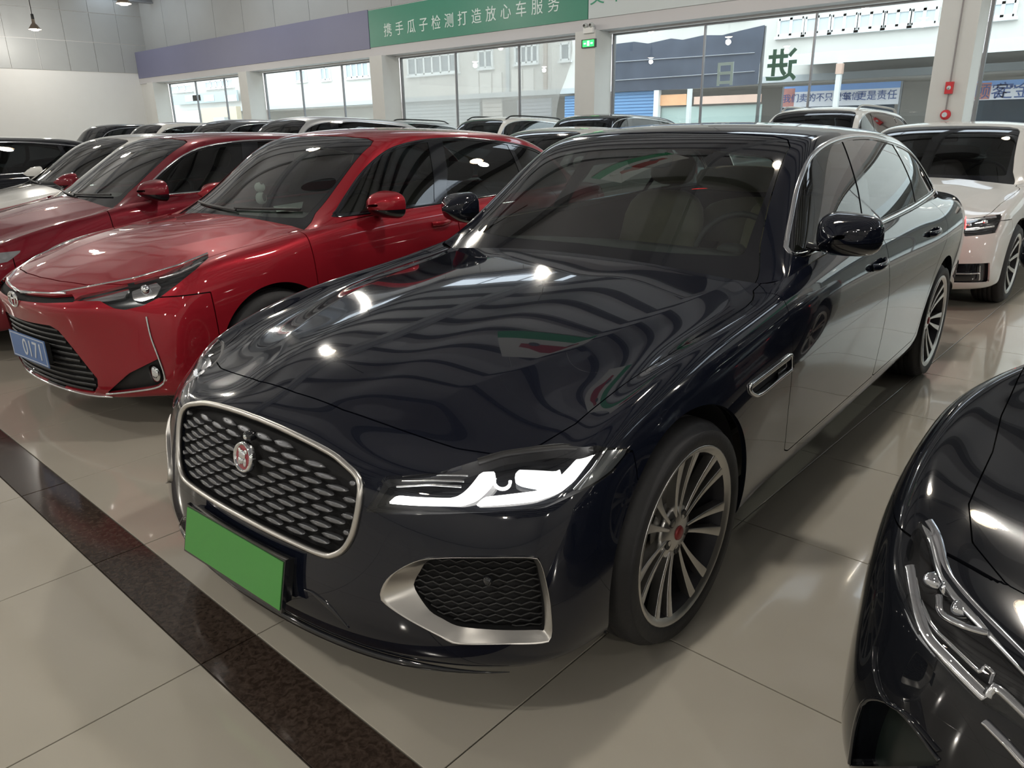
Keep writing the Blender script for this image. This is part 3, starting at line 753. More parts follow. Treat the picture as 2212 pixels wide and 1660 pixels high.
def sc(x): return x*(YBN/YW)                    # a point seen on the wall plane, moved to the banner plane
bn=empty('green_banner',((sc(-19.1)+sc(-11.2))/2,YBN,4.15)); tag(bn,'long green fascia banner with pale Chinese lettering above the glazing','banner')
W2=(sc(-11.2)-sc(-19.1))/2; obj('banner_panel',box(-W2,W2,0,.03,-.47,.47),M_GREEN,bn)
msg='携手瓜子检测打造放心车服务'
pa=on_plane(838,67,1,YBN-.004); pb=on_plane(1196,11,1,YBN-.004)
for i,ch in enumerate(msg):
    t=i/(len(msg)-1); p=pa+(pb-pa)*t; o=obj('letter',text_mesh(ch,.36,M_TXT),M_TXT,bn); o.location=(p[0]-bn.location[0],-.004,p[2]-4.15)
bn=empty('slate_banner',((XL+sc(-19.1))/2+.02,YBN,4.15)); tag(bn,'plain slate-blue fascia banner above the windows next to the corner','banner')
W2=(sc(-19.12)-XL)/2-.04; obj('banner_panel',box(-W2,W2,0,.03,-.50,.50),M_BLUEB,bn)
bn=empty('white_banner',((sc(-11.18)+sc(-3.0))/2,YBN,4.15)); tag(bn,'pale grey fascia banner with green lettering beside the green banner','banner')
W2=(sc(-3.0)-sc(-11.18))/2; obj('banner_panel',box(-W2,W2,0,.03,-.47,.47),M_WHITEB,bn)
for ch,u,v in (('交',1290,-8),('车',1330,-14),('区',1368,-20)):
    p=on_plane(u,v,1,YBN-.004); o=obj('letter',text_mesh(ch,.40,M_TXTG),M_TXTG,bn); o.location=(p[0]-bn.location[0],-.004,p[2]-4.15)
bn=empty('green_banner',(8.0,YBN,4.15)); tag(bn,'plain green fascia banner over the right-hand bays','banner'); obj('banner_panel',box(-4,4,0,.03,-.47,.47),M_GREEN,bn)
p=on_plane(1620,3,1,YW-.56); bx=empty('ceiling_box',(p[0],YW-.55,3.98)); tag(bx,'dark flat box fixed to the pale fascia banner','box'); obj('case',box(-.75,.75,-.06,0,-.11,.22),mat('dark_box',(.05,.055,.06),.4),bx); obj('case_edge',box(-.78,.78,-.065,-.05,-.13,-.11),M_BEAM,bx)
# ---- exit sign, alarm pipe
p=on_plane(1273,94,1,YW-.63); e=empty('exit_sign',(p[0],YW-.63,p[2])); tag(e,'small lit green exit sign on the white column under the banner','sign')
GE=mat('exit_green',(.02,.5,.08),.4,emit=(.02,1,.12),es=2.2); obj('sign_case',box(-.19,.19,-.035,.008,-.085,.085),mat('sign_dark',(.02,.05,.03),.4),e); obj('sign_face',box(-.15,.15,-.04,-.035,-.065,.065),GE,e)
obj('pictogram',cat(box(-.03,.03,-.044,-.04,-.05,.05),box(-.12,-.06,-.044,-.04,-.015,.015),box(.06,.12,-.044,-.04,-.015,.015)),mat('exit_pale',(.5,.9,.6),.4,emit=(.5,1,.6),es=2.0),e)
p=on_plane(1273,62,1,YW-.63); e=empty('emergency_light',(p[0],YW-.63,p[2])); tag(e,'white twin-headed emergency light above the exit sign','light')
obj('lamp_body',box(-.13,.13,-.05,.008,-.09,.02),mat('emg_white',(.7,.7,.68),.5),e)
for s_ in (-.08,.08): obj('lamp_head',xf(lathe([(0,.05),(.05,.045),(.055,0),(.03,-.05)],16),t=(s_,-.04,.06)),mat('emg_grey',(.5,.5,.48),.4),e)
p=on_plane(2052,190,1,YW-.62); e=empty('alarm_box',(p[0],YW-.625,p[2])); tag(e,'red fire-alarm box on a thin pipe running up the white column','alarm box')
MR=mat('alarm_red',(.55,.02,.03),.4); obj('alarm_case',box(-.055,.055,-.07,.003,-.09,.09),MR,e); obj('alarm_button',xf(lathe([(0,-.086),(.03,-.08),(.032,-.07)],16),t=(0,0,0)),M_WHITEB,e)
obj('conduit',tube([(0,-.02,-.45),(0,-.02,3.44-p[2])],.012,n=8),mat('conduit_grey',(.24,.22,.22),.5),e)
p2=on_plane(2046,248,1,YW-.62); obj('alarm_bell',xf(lathe([(0,-.07),(.05,-.065),(.075,-.03),(.08,0)],20),t=(0,0,p2[2]-p[2])),MR,e); obj('bell_plate',xf(lathe([(0,-.075),(.04,-.072)],16),t=(0,0,p2[2]-p[2])),M_WHITEB,e)

# ---- sign hung from the roof between the red and the black saloon (out of the frame, mirrored in the bonnet and windscreen)
e=empty('hanging_sign',(-2.62,3.18,2.62),.60); tag(e,'white hanging sign with red car picture and green band above the lit black saloon','sign')
obj('board',box(-.34,.34,-.006,.006,-.26,.26),mat('card_white',(.70,.72,.72),.5),e); obj('green_band',box(-.34,.34,-.009,-.006,-.26,-.12),mat('card_green',(.03,.30,.14),.5),e)
CR=mat('card_red',(.40,.03,.04),.5); obj('picture',cat(extrude([(-.20,-.02),(.20,-.02),(.22,.05),(.13,.07),(.07,.14),(-.10,.14),(-.16,.07),(-.22,.05)],1,-.009,-.006)),CR,e)
obj('picture_wheels',cat(xf(lathe([(0,-.011),(.035,-.011),(.035,-.009)],16),t=(-.12,0,-.02)),xf(lathe([(0,-.011),(.035,-.011),(.035,-.009)],16),t=(.12,0,-.02))),mat('card_ink',(.08,.10,.12),.5),e)
for x in (-.3,.3): obj('hanger_wire',tube([(x,0,.255),(x,0,ZC-2.62)],.002,n=5),M_FRAMEA,e)
# ------------------------------------------------------------------ street outside the glass
YF=26.0
gnd=tag(obj('ground',box(-140,60,YW+.26,70,-.25,-.01),mat('street_concrete',(.42,.41,.39),.8,noise=(1.2,.85))),kind='structure')
def ebox(u0,v0,u1,v1,Y,t=.06,y0=0):
    um,vm=(u0+u1)/2,(v0+v1)/2; x0,x1=on_plane(u0,vm,1,Y)[0],on_plane(u1,vm,1,Y)[0]; z1,z0=on_plane(um,v0,1,Y)[2],on_plane(um,v1,1,Y)[2]
    return box(x0,x1,Y-y0-t,Y-y0,max(z0,0),z1)
def epoly(pts,Y,t=.02):
    P=np.array([on_plane(u,v,1,Y) for u,v in pts]); return extrude(P[:,[0,2]],1,Y-t,Y)
M_FAC=mat('facade_tile',(.60,.56,.52),.7,noise=(.6,.88)); M_FRW=mat('white_frame',(.72,.73,.73),.5); M_PN=mat('dark_pane',(.16,.18,.20),.15); M_SHUT=mat('grey_shutter',(.40,.42,.43),.5); M_BSHUT=mat('blue_shutter',(.16,.30,.52),.45)
bld=empty('building',(-30,YF+.5,0)); tag(bld,'long pale street building with shops below and windows above, seen through the glazing','building')
def ext(nm,M,mt,p=None):
    o=obj(nm,M,mt,p if p is not None else bld)
    q=p if p is not None else bld
    while q is not None: o.location=Vector(o.location)-q.location; q=q.parent
    return o
ext('facade',cat(box(-120,40,YF,YF+6,2.9,9.5),box(-120,40,YF+2.5,YF+3,0,2.9)),M_FAC); ext('shop_ceiling',box(-120,40,YF,YF+2.5,2.7,2.9),M_FAC)
def win(u0,v0,u1,v1,n=2,pane=None):
    um,vm=(u0+u1)/2,(v0+v1)/2; x0,x1=on_plane(u0,vm,1,YF)[0],on_plane(u1,vm,1,YF)[0]; z1,z0=on_plane(um,v0,1,YF)[2],on_plane(um,v1,1,YF)[2]; w=(x1-x0)
    f=[box(x0,x1,YF-.08,YF-.002,z0,z0+.07),box(x0,x1,YF-.08,YF-.002,z1-.07,z1),box(x0-.1,x1+.1,YF-.14,YF-.002,z0-.08,z0)]+[box(x0+w*k/n-.045,x0+w*k/n+.045,YF-.08,YF-.002,z0,z1) for k in range(n+1)]
    o=ext('window',cat(*f),M_FRW)
    for k in range(n): 
        q=obj('pane',box(x0+w*k/n+.045,x0+w*(k+1)/n-.045,YF-.04,YF-.02,z0+.07,z1-.07),pane or M_PN,o); q.location=-o.location-bld.location
z=lambda a,b:(860+a/4.81,80+b/4.81)
for a,b,c,d,n in ((110,190,630,385,6),(845,135,985,325,2),(1225,85,1460,275,4),(1700,60,1790,245,1)): win(*z(a,b),*z(c,d),n)
z=lambda a,b:(300+a/3.687,80+b/3.687)
for a,b,c,d,n in ((265,385,430,435,3),(535,345,755,405,5),(1255,265,1335,355,2),(1455,240,1525,345,2),(1655,205,1835,325,4)): win(*z(a,b),*z(c,d),n,mat('pale_pane',(.34,.37,.40),.2))
z=lambda a,b:(1440+a/2.865,b/2.865)
for k in range(6): a=700+k*165; win(*z(a,110-k*12),*z(a+150,222-k*14),2,mat('bright_pane',(.55,.58,.6),.2))
win(*z(2010,10),*z(2160,110),2,mat('bright_pane',(.55,.58,.6),.2)); 
for a in (0,180,360): win(*z(a+10,55-a*.06),*z(a+150,120-a*.06),2,mat('bright_pane',(.55,.58,.6),.2))
# panels and ledges
for a,b,c,d in ((720,370,850,600),(850,365,980,600),(985,365,1090,600),(1180,330,1300,575),(1305,325,1420,570)):
    z=lambda a,b:(860+a/4.81,80+b/4.81); ext('facade_panel',ebox(*z(a+6,b+6),*z(c-6,d-4),YF,.05),mat('panel_stone',(.66,.62,.58),.7))
ext('ledge',box(-120,40,YF-.5,YF,2.75,2.95),mat('ledge_grey',(.45,.46,.47),.6))
z=lambda a,b:(860+a/4.81,80+b/4.81)
ext('downpipe',ebox(*z(1130,60),*z(1165,620),YF,.08),M_SHUT); ext('downpipe',ebox(*z(1520,40),*z(1555,620),YF,.08),mat('rust_pipe',(.38,.29,.24),.7))
# shop fronts under the ledge
def shutter(u0,v0,u1,v1,mt,n=14,nm='roller_shutter'):
    M=ebox(u0,v0,u1,v1,YF-.2,.04); lo,hi=M[0].min(0),M[0].max(0); e=ext(nm,box(lo[0],hi[0],YF-.24,YF-.20,lo[2],hi[2]),mt)
    for k in range(n):
        z0=lo[2]+(hi[2]-lo[2])*k/n; q=obj('slat',box(lo[0],hi[0],YF-.27,YF-.24,z0+.01,z0+(hi[2]-lo[2])/n*.8),mt,e); q.location=-e.location-bld.location
shutter(*z(60,655),*z(860,1000),M_SHUT,10); shutter(*z(890,640),*z(1090,1000),mat('beige_shutter',(.52,.47,.43),.6),8); shutter(*z(1250,640),*z(1600,1000),mat('slate_shutter',(.30,.31,.35),.5),10); shutter(*z(1740,610),*z(1900,1000),M_BSHUT,14)
y=lambda a,b:(1300+a/5.53,b/5.53)
shutter(*y(125,1095),*y(640,1700),M_BSHUT,16)
ext('shop_pillar',ebox(*y(645,1080),*y(700,1700),YF-.3,.2),M_FRW)
ext('shop_sign',ebox(*y(705,1130),*y(1020,1260),YF-.3,.06),mat('orange_sign',(.62,.33,.18),.6,noise=(3,1.5))); ext('shop_sign',ebox(*y(1110,1140),*y(1910,1235),YF-.3,.06),mat('peach_sign',(.62,.42,.34),.6,noise=(2,1.3)))
ext('shop_window',ebox(*y(705,1265),*y(1900,1700),YF-.2,.03),mat('shop_pane_green',(.42,.50,.47),.12))
z=lambda a,b:(1440+a/2.865,b/2.865)
for a,b,c,d in ((700,655,1400,800),(1900,600,2330,800)): ext('shop_window',ebox(*z(a,b),*z(c,d),YF-.2,.03),mat('shop_pane_dark',(.07,.09,.12),.1))
z2=lambda a,b:(300+a/3.687,80+b/3.687)
e=ext('shop_sign',ebox(*z2(275,445),*z2(795,525),YF-.3,.08),mat('grey_sign',(.34,.40,.42),.5))
for a,b in ((370,490),(430,490),(520,600),(690,690+90)):
    q=obj('sign_letters',ebox(*z2(a,462),*z2(max(b,a+55),512),YF-.39,.02),M_FRW,e); q.location=-e.location-bld.location
ext('kiosk_wall',ebox(*z2(545,560),*z2(825,800),YF-2,.3),mat('sand_panel',(.50,.42,.31),.7)); ext('kiosk_wall',ebox(*z2(290,590),*z2(540,800),YF-2,.3),mat('cream_wall',(.66,.62,.55),.7)); ext('air_unit',ebox(*z2(640,640),*z2(725,760),YF-2.3,.3),M_SHUT)
ext('canopy_roof',box(on_plane(*z(640,230),1,23)[0],30,23,YF,3.30,3.36),M_SHUT); ext('canopy_edge',box(on_plane(*z(640,230),1,23)[0],30,22.95,23.0,3.05,3.36),M_FRW)
# street banners with slogans
def slogan(nm,label,u0,v0,u1,v1,segs,Y=24.4):
    M=ebox(u0,v0,u1,v1,Y,.02); lo,hi=M[0].min(0),M[0].max(0); c=(lo+hi)/2; e=empty(nm,(c[0],Y,lo[2])); tag(e,label,'banner')
    h=hi[2]-lo[2]; w=hi[0]-lo[0]; obj('banner_cloth',box(-w/2,w/2,0,.02,0,h*.72),mat('slogan_white',(.66,.64,.68),.6),e); obj('banner_band',box(-w/2,w/2,0,.02,h*.72,h),mat('slogan_blue',(.20,.33,.62),.6),e)
    obj('banner_end',box(-w/2,-w/2+.35,-.004,0,.02,h*.9),mat('slogan_red',(.60,.25,.22),.6,noise=(4,.5)),e)
    for s_,t,sz in segs:
        o=obj('lettering',text_mesh(s_,sz,mat('slogan_ink',(.05,.09,.25),.5)),MATS['slogan_ink'],e); o.location=(-w/2+w*t,-.008,h*.40)
    obj('banner_post',box(-w/2-.06,-w/2,0,.06,-lo[2],h),M_FRAMEA,e); obj('banner_post',box(w/2,w/2+.06,0,.06,-lo[2],h),M_FRAMEA,e)
slogan('street_banner','white and blue street banner with a long dark slogan under the canopy',*z(725,520),*z(1440,655),[('我们卖的不只是车',.30,.26),('“诚信”',.61,.24),('更是责任',.82,.28)])
slogan('street_banner','white and blue street banner with partly hidden slogan beyond the alarm column',*z(1915,490),*z(2500,612),[('“顾客”',.17,.40),('定金',.42,.44)])
# canopy posts
for (u,v),(u1,v1),w,mt in ((z(1095,230),z(1075,760),.13,M_FRW),(y(1055,1050),y(1045,1700),.12,M_FRW)):
    a=on_plane(u,v,1,22.9); p=empty('canopy_post',(a[0],22.9,0)); tag(p,'white steel canopy post '+('before the slogan banner' if w>.125 else 'before the pale shop window'),'post'); obj('post',box(-w/2,w/2,-.06,.06,0,3.04),mt,p); obj('post_cap',box(-w/2-.02,w/2+.02,-.08,.08,2.75,3.02),mat('peach_cap',(.62,.42,.34),.6),p)
# dark tarpaulin and clear film
def sheet(nm,label,pts,Y,mt,cat_):
    P=np.array([on_plane(u,v,1,Y) for u,v in pts])[:,[0,2]]; c=P.mean(0); e=empty(nm,(c[0],Y,P[:,1].min())); tag(e,label,cat_)
    o=obj('sheet',extrude(P-np.array([c[0],P[:,1].min()]),1,-.004,.004),mt,e); return e
e=sheet('tarpaulin','dark slate tarpaulin hung in the street behind the glass',[(1322,96),(1370,90),(1400,94),(1450,83),(1475,86),(1520,76),(1560,76),(1600,66),(1652,54),(1648,90),(1641,140),(1637,182),(1560,188),(1470,193),(1322,199)],18.0,mat('tarp_slate',(.085,.095,.13),.6,noise=(1.6,2.2)),'tarpaulin')
for u_ in (1326,1648):
    a=on_plane(u_,100,1,18.03); o=obj('tarp_pole',box(a[0]-.03,a[0]+.03,18.02,18.08,0,3.6),M_FRAMEA,e); o.location=-Vector(e.location)
for k,v0 in enumerate((128,168)):
    a,b=on_plane(1330,v0+6,1,17.98),on_plane(1630,v0-14,1,17.98); o=obj('tarp_rope',tube([a,b],.012,n=6),mat('rope_pale',(.5,.5,.55),.7),e); o.location=-Vector(e.location)
fm=bpy.data.materials.new('window_film'); fm.use_nodes=True; nt=fm.node_tree; nt.nodes.clear(); o_=nt.nodes.new('ShaderNodeOutputMaterial'); mx=nt.nodes.new('ShaderNodeMixShader'); mx.inputs[0].default_value=.26; tr=nt.nodes.new('ShaderNodeBsdfTransparent'); tr.inputs[0].default_value=(.80,.78,.76,1); df=nt.nodes.new('ShaderNodeBsdfTranslucent'); df.inputs[0].default_value=(.66,.63,.61,1)
nt.links.new(tr.outputs[0],mx.inputs[1]); nt.links.new(df.outputs[0],mx.inputs[2]); nt.links.new(mx.outputs[0],o_.inputs[0])
sheet('plastic_film','hazy beige plastic film hung across the window bay under the green banner',[(866,124),(1236,76),(1236,110),(1232,140),(1222,170),(1210,200),(1203,235),(1198,290),(868,290)],YW+.30,fm,'film')
# letters stuck on the glass
for ch,u,v,s_,fl,mt,lb in (('日',1566,163,.50,False,mat('glass_letter_grey',(.62,.66,.65),.5),'grey character stuck on the glass before the dark tarpaulin'),('进',1688,146,.62,True,mat('glass_letter_green',(.10,.23,.16),.5),'green mirrored character stuck on the glass beside the mullion')):
    p=on_plane(u,v,1,YW+.10); o=obj('glass_character',text_mesh(ch,s_,mt,flip=fl,bold=.02),mt); o.location=p; tag(o,lb,'lettering')
# ------------------------------------------------------------------ the black saloon in the middle
JX,JY=-1.82650565,1.67604749; JYAW=0.69561775
J_RZ=ROOM-JYAW
def jag_nets():
    zf=[.185,.178,.242,.355,.50,.60,.672,.715,.748]
    cols=[front(0,[-.70,-.80,-.852,-.850,-.815,-.797,-.775,-.70,-.61],zf),
      front(.20,[-.69,-.795,-.846,-.844,-.809,-.79,-.768,-.695,-.603],[.185,.178,.242,.355,.50,.60,.668,.71,.742]),
      front(.42,[-.66,-.765,-.815,-.812,-.78,-.757,-.733,-.66,-.56],[.185,.18,.242,.355,.50,.598,.652,.682,.706]),
      front(.62,[-.60,-.70,-.748,-.745,-.714,-.686,-.652,-.59,-.51],[.19,.183,.245,.36,.505,.60,.642,.668,.69]),
      [(-.50,.72,.195),(-.58,.80,.188),(-.607,.825,.252),(-.60,.83,.375),(-.575,.82,.515),(-.545,.805,.605),(-.51,.785,.652),(-.46,.765,.685),(-.405,.735,.712)],
      side(-.42,[.80,.878,.90,.908,.90,.886,.865,.835,.748],[.20,.195,.262,.38,.53,.625,.685,.728,.748],[0,0,0,0,0,0,.01,.04,.12]),
      side(-.19,[.80,.895,.922,.930,.928,.915,.890,.850,.760],[.215,.215,.275,.385,.53,.65,.73,.79,.785],[0]*8+[.06]),
      side(.05,[.80,.90,.930,.940,.940,.932,.908,.858,.776],[.215,.215,.275,.39,.535,.67,.765,.84,.826],[0]*8+[.02]),
      side(.32,[.80,.898,.928,.938,.940,.934,.913,.864,.79],[.215,.215,.275,.395,.54,.68,.79,.868,.853]),
      side(.60,[.80,.89,.918,.926,.932,.933,.914,.876,.803],[.215,.22,.285,.40,.55,.70,.815,.893,.885]),
      side(.83,[.80,.89,.917,.926,.933,.936,.918,.889,.835],[.215,.22,.285,.40,.555,.705,.82,.908,.935]),
      side(1.25,[.80,.89,.916,.926,.935,.939,.923,.899,.853],[.215,.222,.287,.40,.56,.71,.825,.92,.98]),
      side(1.80,[.80,.89,.916,.926,.936,.940,.925,.901,.853],[.215,.225,.29,.40,.565,.715,.835,.932,.998]),
      side(2.35,[.80,.89,.916,.926,.936,.940,.926,.90,.848],[.215,.228,.293,.405,.57,.72,.848,.945,1.012]),
      side(2.72,[.80,.89,.916,.926,.937,.941,.928,.897,.835],[.22,.23,.295,.41,.575,.73,.862,.955,1.02]),
      side(3.10,[.80,.90,.928,.938,.942,.942,.934,.895,.805],[.225,.235,.30,.415,.58,.74,.872,.963,1.025]),
      side(3.50,[.78,.875,.90,.908,.92,.926,.915,.87,.765],[.23,.24,.305,.42,.585,.745,.88,.968,1.026]),
      side(3.82,[.72,.84,.872,.885,.895,.90,.885,.838,.73],[.24,.25,.315,.43,.59,.75,.88,.965,1.02]),
      side(4.02,[.66,.77,.805,.825,.84,.838,.82,.775,.69],[.25,.255,.32,.435,.595,.755,.88,.958,1.008]),
      [(3.98,.58,.255),(4.06,.64,.26),(4.11,.68,.325),(4.145,.69,.44),(4.16,.70,.60),(4.155,.70,.76),(4.14,.68,.88),(4.12,.65,.955),(4.05,.60,1.005)],
      [(4.04,.36,.255),(4.13,.37,.26),(4.18,.38,.325),(4.205,.38,.44),(4.215,.38,.60),(4.21,.38,.76),(4.195,.38,.88),(4.18,.37,.96),(4.10,.35,1.008)],
      [(4.06,0,.255),(4.15,0,.26),(4.20,0,.325),(4.225,0,.44),(4.235,0,.60),(4.23,0,.76),(4.215,0,.88),(4.20,0,.962),(4.12,0,1.01)]]
    hood=[[(-.43,0,.805),(-.425,.21,.802),(-.40,.40,.778),(-.36,.60,.748)],
      [(-.20,0,.853),(-.20,.23,.848),(-.19,.50,.812),(-.16,.645,.788)],
      [(.05,0,.893),(.05,.25,.886),(.05,.57,.852),(.06,.69,.828)],
      [(.32,0,.926),(.32,.28,.918),(.32,.62,.880),(.32,.725,.858)],
      [(.58,0,.952),(.585,.31,.942),(.595,.65,.903),(.60,.742,.886)],
      [(.74,0,.965),(.75,.335,.955),(.785,.68,.922),(.81,.765,.915)]]
    deck=[[(3.98,0,1.02),(3.96,.34,1.018)],[(3.80,0,1.035),(3.78,.33,1.032)],[(3.55,0,1.04),(3.53,.33,1.036)]]
    return cols,hood,deck
def jag_house():
    return [
     [(.72,0,.945),(.735,.34,.938),(.775,.62,.92),(.81,.745,.912),(.83,.80,.925),(.835,.83,.928),(.84,.842,.925)],
     [(.95,0,1.12),(.962,.32,1.114),(.995,.575,1.097),(1.025,.70,1.08),(1.05,.755,1.07),(1.05,.808,1.025),(1.05,.848,.965)],
     [(1.16,0,1.283),(1.17,.31,1.277),(1.205,.555,1.26),(1.237,.66,1.24),(1.26,.71,1.222),(1.27,.79,1.10),(1.27,.850,.98)],
     [(1.385,0,1.412),(1.392,.30,1.408),(1.42,.53,1.393),(1.45,.62,1.376),(1.475,.668,1.345),(1.48,.772,1.165),(1.48,.850,.988)],
     [(1.78,0,1.457),(1.78,.30,1.452),(1.78,.53,1.433),(1.78,.61,1.412),(1.78,.658,1.378),(1.78,.768,1.185),(1.78,.850,.997)],
     [(2.20,0,1.457),(2.20,.30,1.452),(2.20,.53,1.431),(2.20,.605,1.410),(2.20,.652,1.376),(2.20,.765,1.19),(2.20,.848,1.008)],
     [(2.62,0,1.440),(2.62,.30,1.435),(2.62,.53,1.414),(2.62,.60,1.392),(2.62,.648,1.357),(2.62,.76,1.185),(2.62,.838,1.016)],
     [(3.02,0,1.408),(3.02,.30,1.403),(3.02,.52,1.384),(3.02,.595,1.362),(3.02,.65,1.325),(3.02,.75,1.17),(3.02,.815,1.02)],
     [(3.40,0,1.285),(3.40,.30,1.28),(3.39,.53,1.265),(3.38,.61,1.25),(3.37,.665,1.222),(3.36,.73,1.12),(3.37,.785,1.022)],
     [(3.80,0,1.06),(3.79,.30,1.057),(3.77,.55,1.05),(3.75,.64,1.045),(3.73,.68,1.045),(3.72,.705,1.035),(3.71,.725,1.02)]]

J_AX=[(0,.337),(3.10,.337)]
def ob(V): V=np.atleast_2d(V); return np.c_[.66*V[:,0]+.75*V[:,1],V[:,2]]
def fmask(f,V,x=-.05): return np.maximum(f,V[:,0]-x)
GRILLE=np.array([(0,.700),(.10,.698),(.20,.691),(.30,.678),(.365,.663),(.405,.650),(.425,.632),(.430,.60),(.428,.56),(.42,.515),(.402,.478),(.375,.455),(.335,.444),(.2,.446),(0,.448)])
GRILLE=spline(GRILLE,4)
GPOLY=np.vstack([GRILLE,GRILLE[::-1][1:-1]*np.array([-1,1])])
def jag():
    cols,hood,deck=jag_nets()
    V,F=body_cage(cols,4,hood,2,deck); B=smooth_cage(V,F,4); P=Pix(JX,JY,J_RZ,B); T=P.b
    def px(lst,o,s): 
        q=[P(o[0]+a/s,o[1]+b/s) for a,b in lst]; return np.array([p for p in q if p is not None])
    s1=2212/640; o1=(780,900); s2=2212/900; o2=(760,900); s3=2212/760; o3=(1200,560)
    HL=px([(30,715),(170,445),(580,420),(870,330),(1060,265),(1250,240),(1500,210),(1760,215),(2020,235),(1990,290),(1890,410),(1780,490),(1600,580),(1380,680),(1100,710),(800,722),(400,735)],o1,s1)
    HLP=ob(HL)
    D1=ob(px([(180,655),(250,585),(690,598),(770,545),(890,390),(1010,385),(960,480),(850,610),(740,665)],o1,s1))
    D2=ob(px([(850,662),(910,590),(1300,545),(1420,500),(1600,300),(1760,270),(1600,480),(1500,560),(1300,622)],o1,s1))
    LM=ob(px([(1150,350),(1440,370),(1480,350),(1440,450),(1400,520),(1180,450),(1140,420)],o1,s1))
    FO=px([(155,940),(200,850),(330,770),(460,748),(700,745),(960,745),(1000,775),(1030,880),(1050,1000),(1055,1150),(1010,1195),(800,1200),(560,1200),(470,1160),(300,1070),(180,990)],o2,s2)
    FI=px([(300,920),(335,850),(380,790),(480,770),(700,770),(950,770),(985,800),(1010,900),(1030,1020),(1030,1150),(1000,1155),(700,1155),(560,1140),(470,1100),(400,1060),(330,980)],o2,s2)
    FOP=ob(spline(FO,4,True))
    VT=px([(1210,800),(1480,595),(1485,690),(1300,840),(1260,860),(1225,840)],o3,s3)
    VTP=rounded(VT[:,[0,2]],.012,4)
    f_head=lambda V: fmask(sdf(ob(V),HLP),V); f_fog=lambda V: fmask(sdf(ob(V),FOP),V)
    f_gr=lambda V: np.maximum(sdf(V[:,1:],GPOLY),V[:,0]+.55); f_vent=lambda V: np.maximum(sdf(V[:,[0,2]],VTP),.5-V[:,1])
    JP=paint('black_car_paint',(.0060,.0075,.0140),.10)
    S=dict(key='jag',cols=cols,nf=4,hood=hood,nr=2,deck=deck,house=jag_house(),lev=4,paint=JP,axles=J_AX,arch=.384,
      cuts=[f_head,f_fog,f_gr,f_vent],glass=M_TINT2,wsglass=M_GLASS,gap=.0022,track=.930,rimr=.257,wheel='twin7',capmat=mat('red_cap',(.25,.03,.03),.3,.3),
      hoodpoly=[(-.617,-.1),(-.615,0),(-.607,.2),(-.588,.30),(-.562,.42),(-.535,.55),(-.50,.64),(-.42,.72),(-.32,.757),(-.114,.77),(.072,.795),(.40,.81),(.561,.815),(.63,.807),(.68,.79),(.72,.77),(1.0,.75),(1.0,-.1)],
      bootpoly=[(3.70,-.1),(3.70,.60),(4.4,.60),(4.4,-.1)],bootz=.66,bootx=3.72,
      doors=[('front_door',[(.705,1.1),(.70,.86),(.705,.70),(.73,.5),(.76,.335),(.80,.318),(1.88,.318),(1.89,.5),(1.86,1.1)]),
        ('rear_door',[(1.862,1.1),(1.892,.5),(1.882,.318),(2.62,.325),(2.68,.36),(2.71,.45),(2.74,.55),(2.80,.66),(2.90,.75),(3.02,.82),(3.05,.90),(3.05,1.1)])],
      bumperf=lambda V: np.maximum(V[:,0]+.27,np.minimum(V[:,2]-.69,V[:,0]+.50)), rbumperf=lambda V: np.maximum(3.47-V[:,0],V[:,2]-.60),
      fenderx=.90,sillz=.305,
      dlo=np.vstack([spline([(.955,1.003),(1.107,1.116),(1.254,1.227),(1.411,1.312),(1.598,1.358),(1.872,1.384),(2.217,1.389),(2.532,1.372),(2.98,1.318),(3.2,1.255),(3.38,1.16),(3.462,1.078)],5),spline([(3.455,1.06),(3.42,1.05),(3.02,1.042),(2.62,1.032),(2.2,1.022),(1.8,1.012),(1.27,1.0),(.975,.992)],4)]),
      trimw=.0105,wsx=1.7,rwx=2.9,
      wspoly=[(-.1,1.425),(0,1.418),(.3,1.413),(.5,1.40),(.57,1.385),(.60,1.36),(.625,1.25),(.65,1.15),(.69,1.03),(.73,.955),(.74,.93),(.74,.85),(-.1,.85)],
      wsin=rounded([(-.1,1.362),(.3,1.352),(.57,1.322),(.605,1.28),(.645,1.05),(.66,.992),(.4,.99),(-.1,1.0)],.03,4),
      rwpoly=[(-.1,1.37),(.5,1.345),(.53,1.30),(.60,1.1),(.60,1.065),(-.1,1.075)],
      panes=[('front_window',[(.8,.9),(1.70,.9),(1.735,1.05),(1.802,1.172),(1.875,1.37),(1.88,1.5),(.8,1.5)]),
        ('rear_side_window',[(1.84,.9),(1.886,1.1),(1.954,1.186),(2.03,1.37),(2.04,1.5),(2.74,1.5),(2.742,1.306),(2.75,1.25),(2.75,1.15),(2.70,1.06),(2.68,.9)]),
        ('quarter_window',[(2.72,.9),(2.74,1.06),(2.80,1.15),(2.80,1.25),(2.79,1.31),(2.79,1.5),(3.6,1.5),(3.6,.9)])],
      under=(-.70,4.05),mirror=(1.11,.955,1.068),mirsc=.97,handles=[(1.61,1.79,.868),(2.62,2.79,.895)],steer=-.018)
    car=make_car('saloon_car',S,(JX,JY,0),J_RZ,'black saloon with lit headlights, chrome-framed mesh grille and plain green number plate')
    put=lambda nm,M,mt,p=car: obj(nm,M,mt,p,True)
    # ---- headlights
    H0=clip(B,f_head(B[0])); 
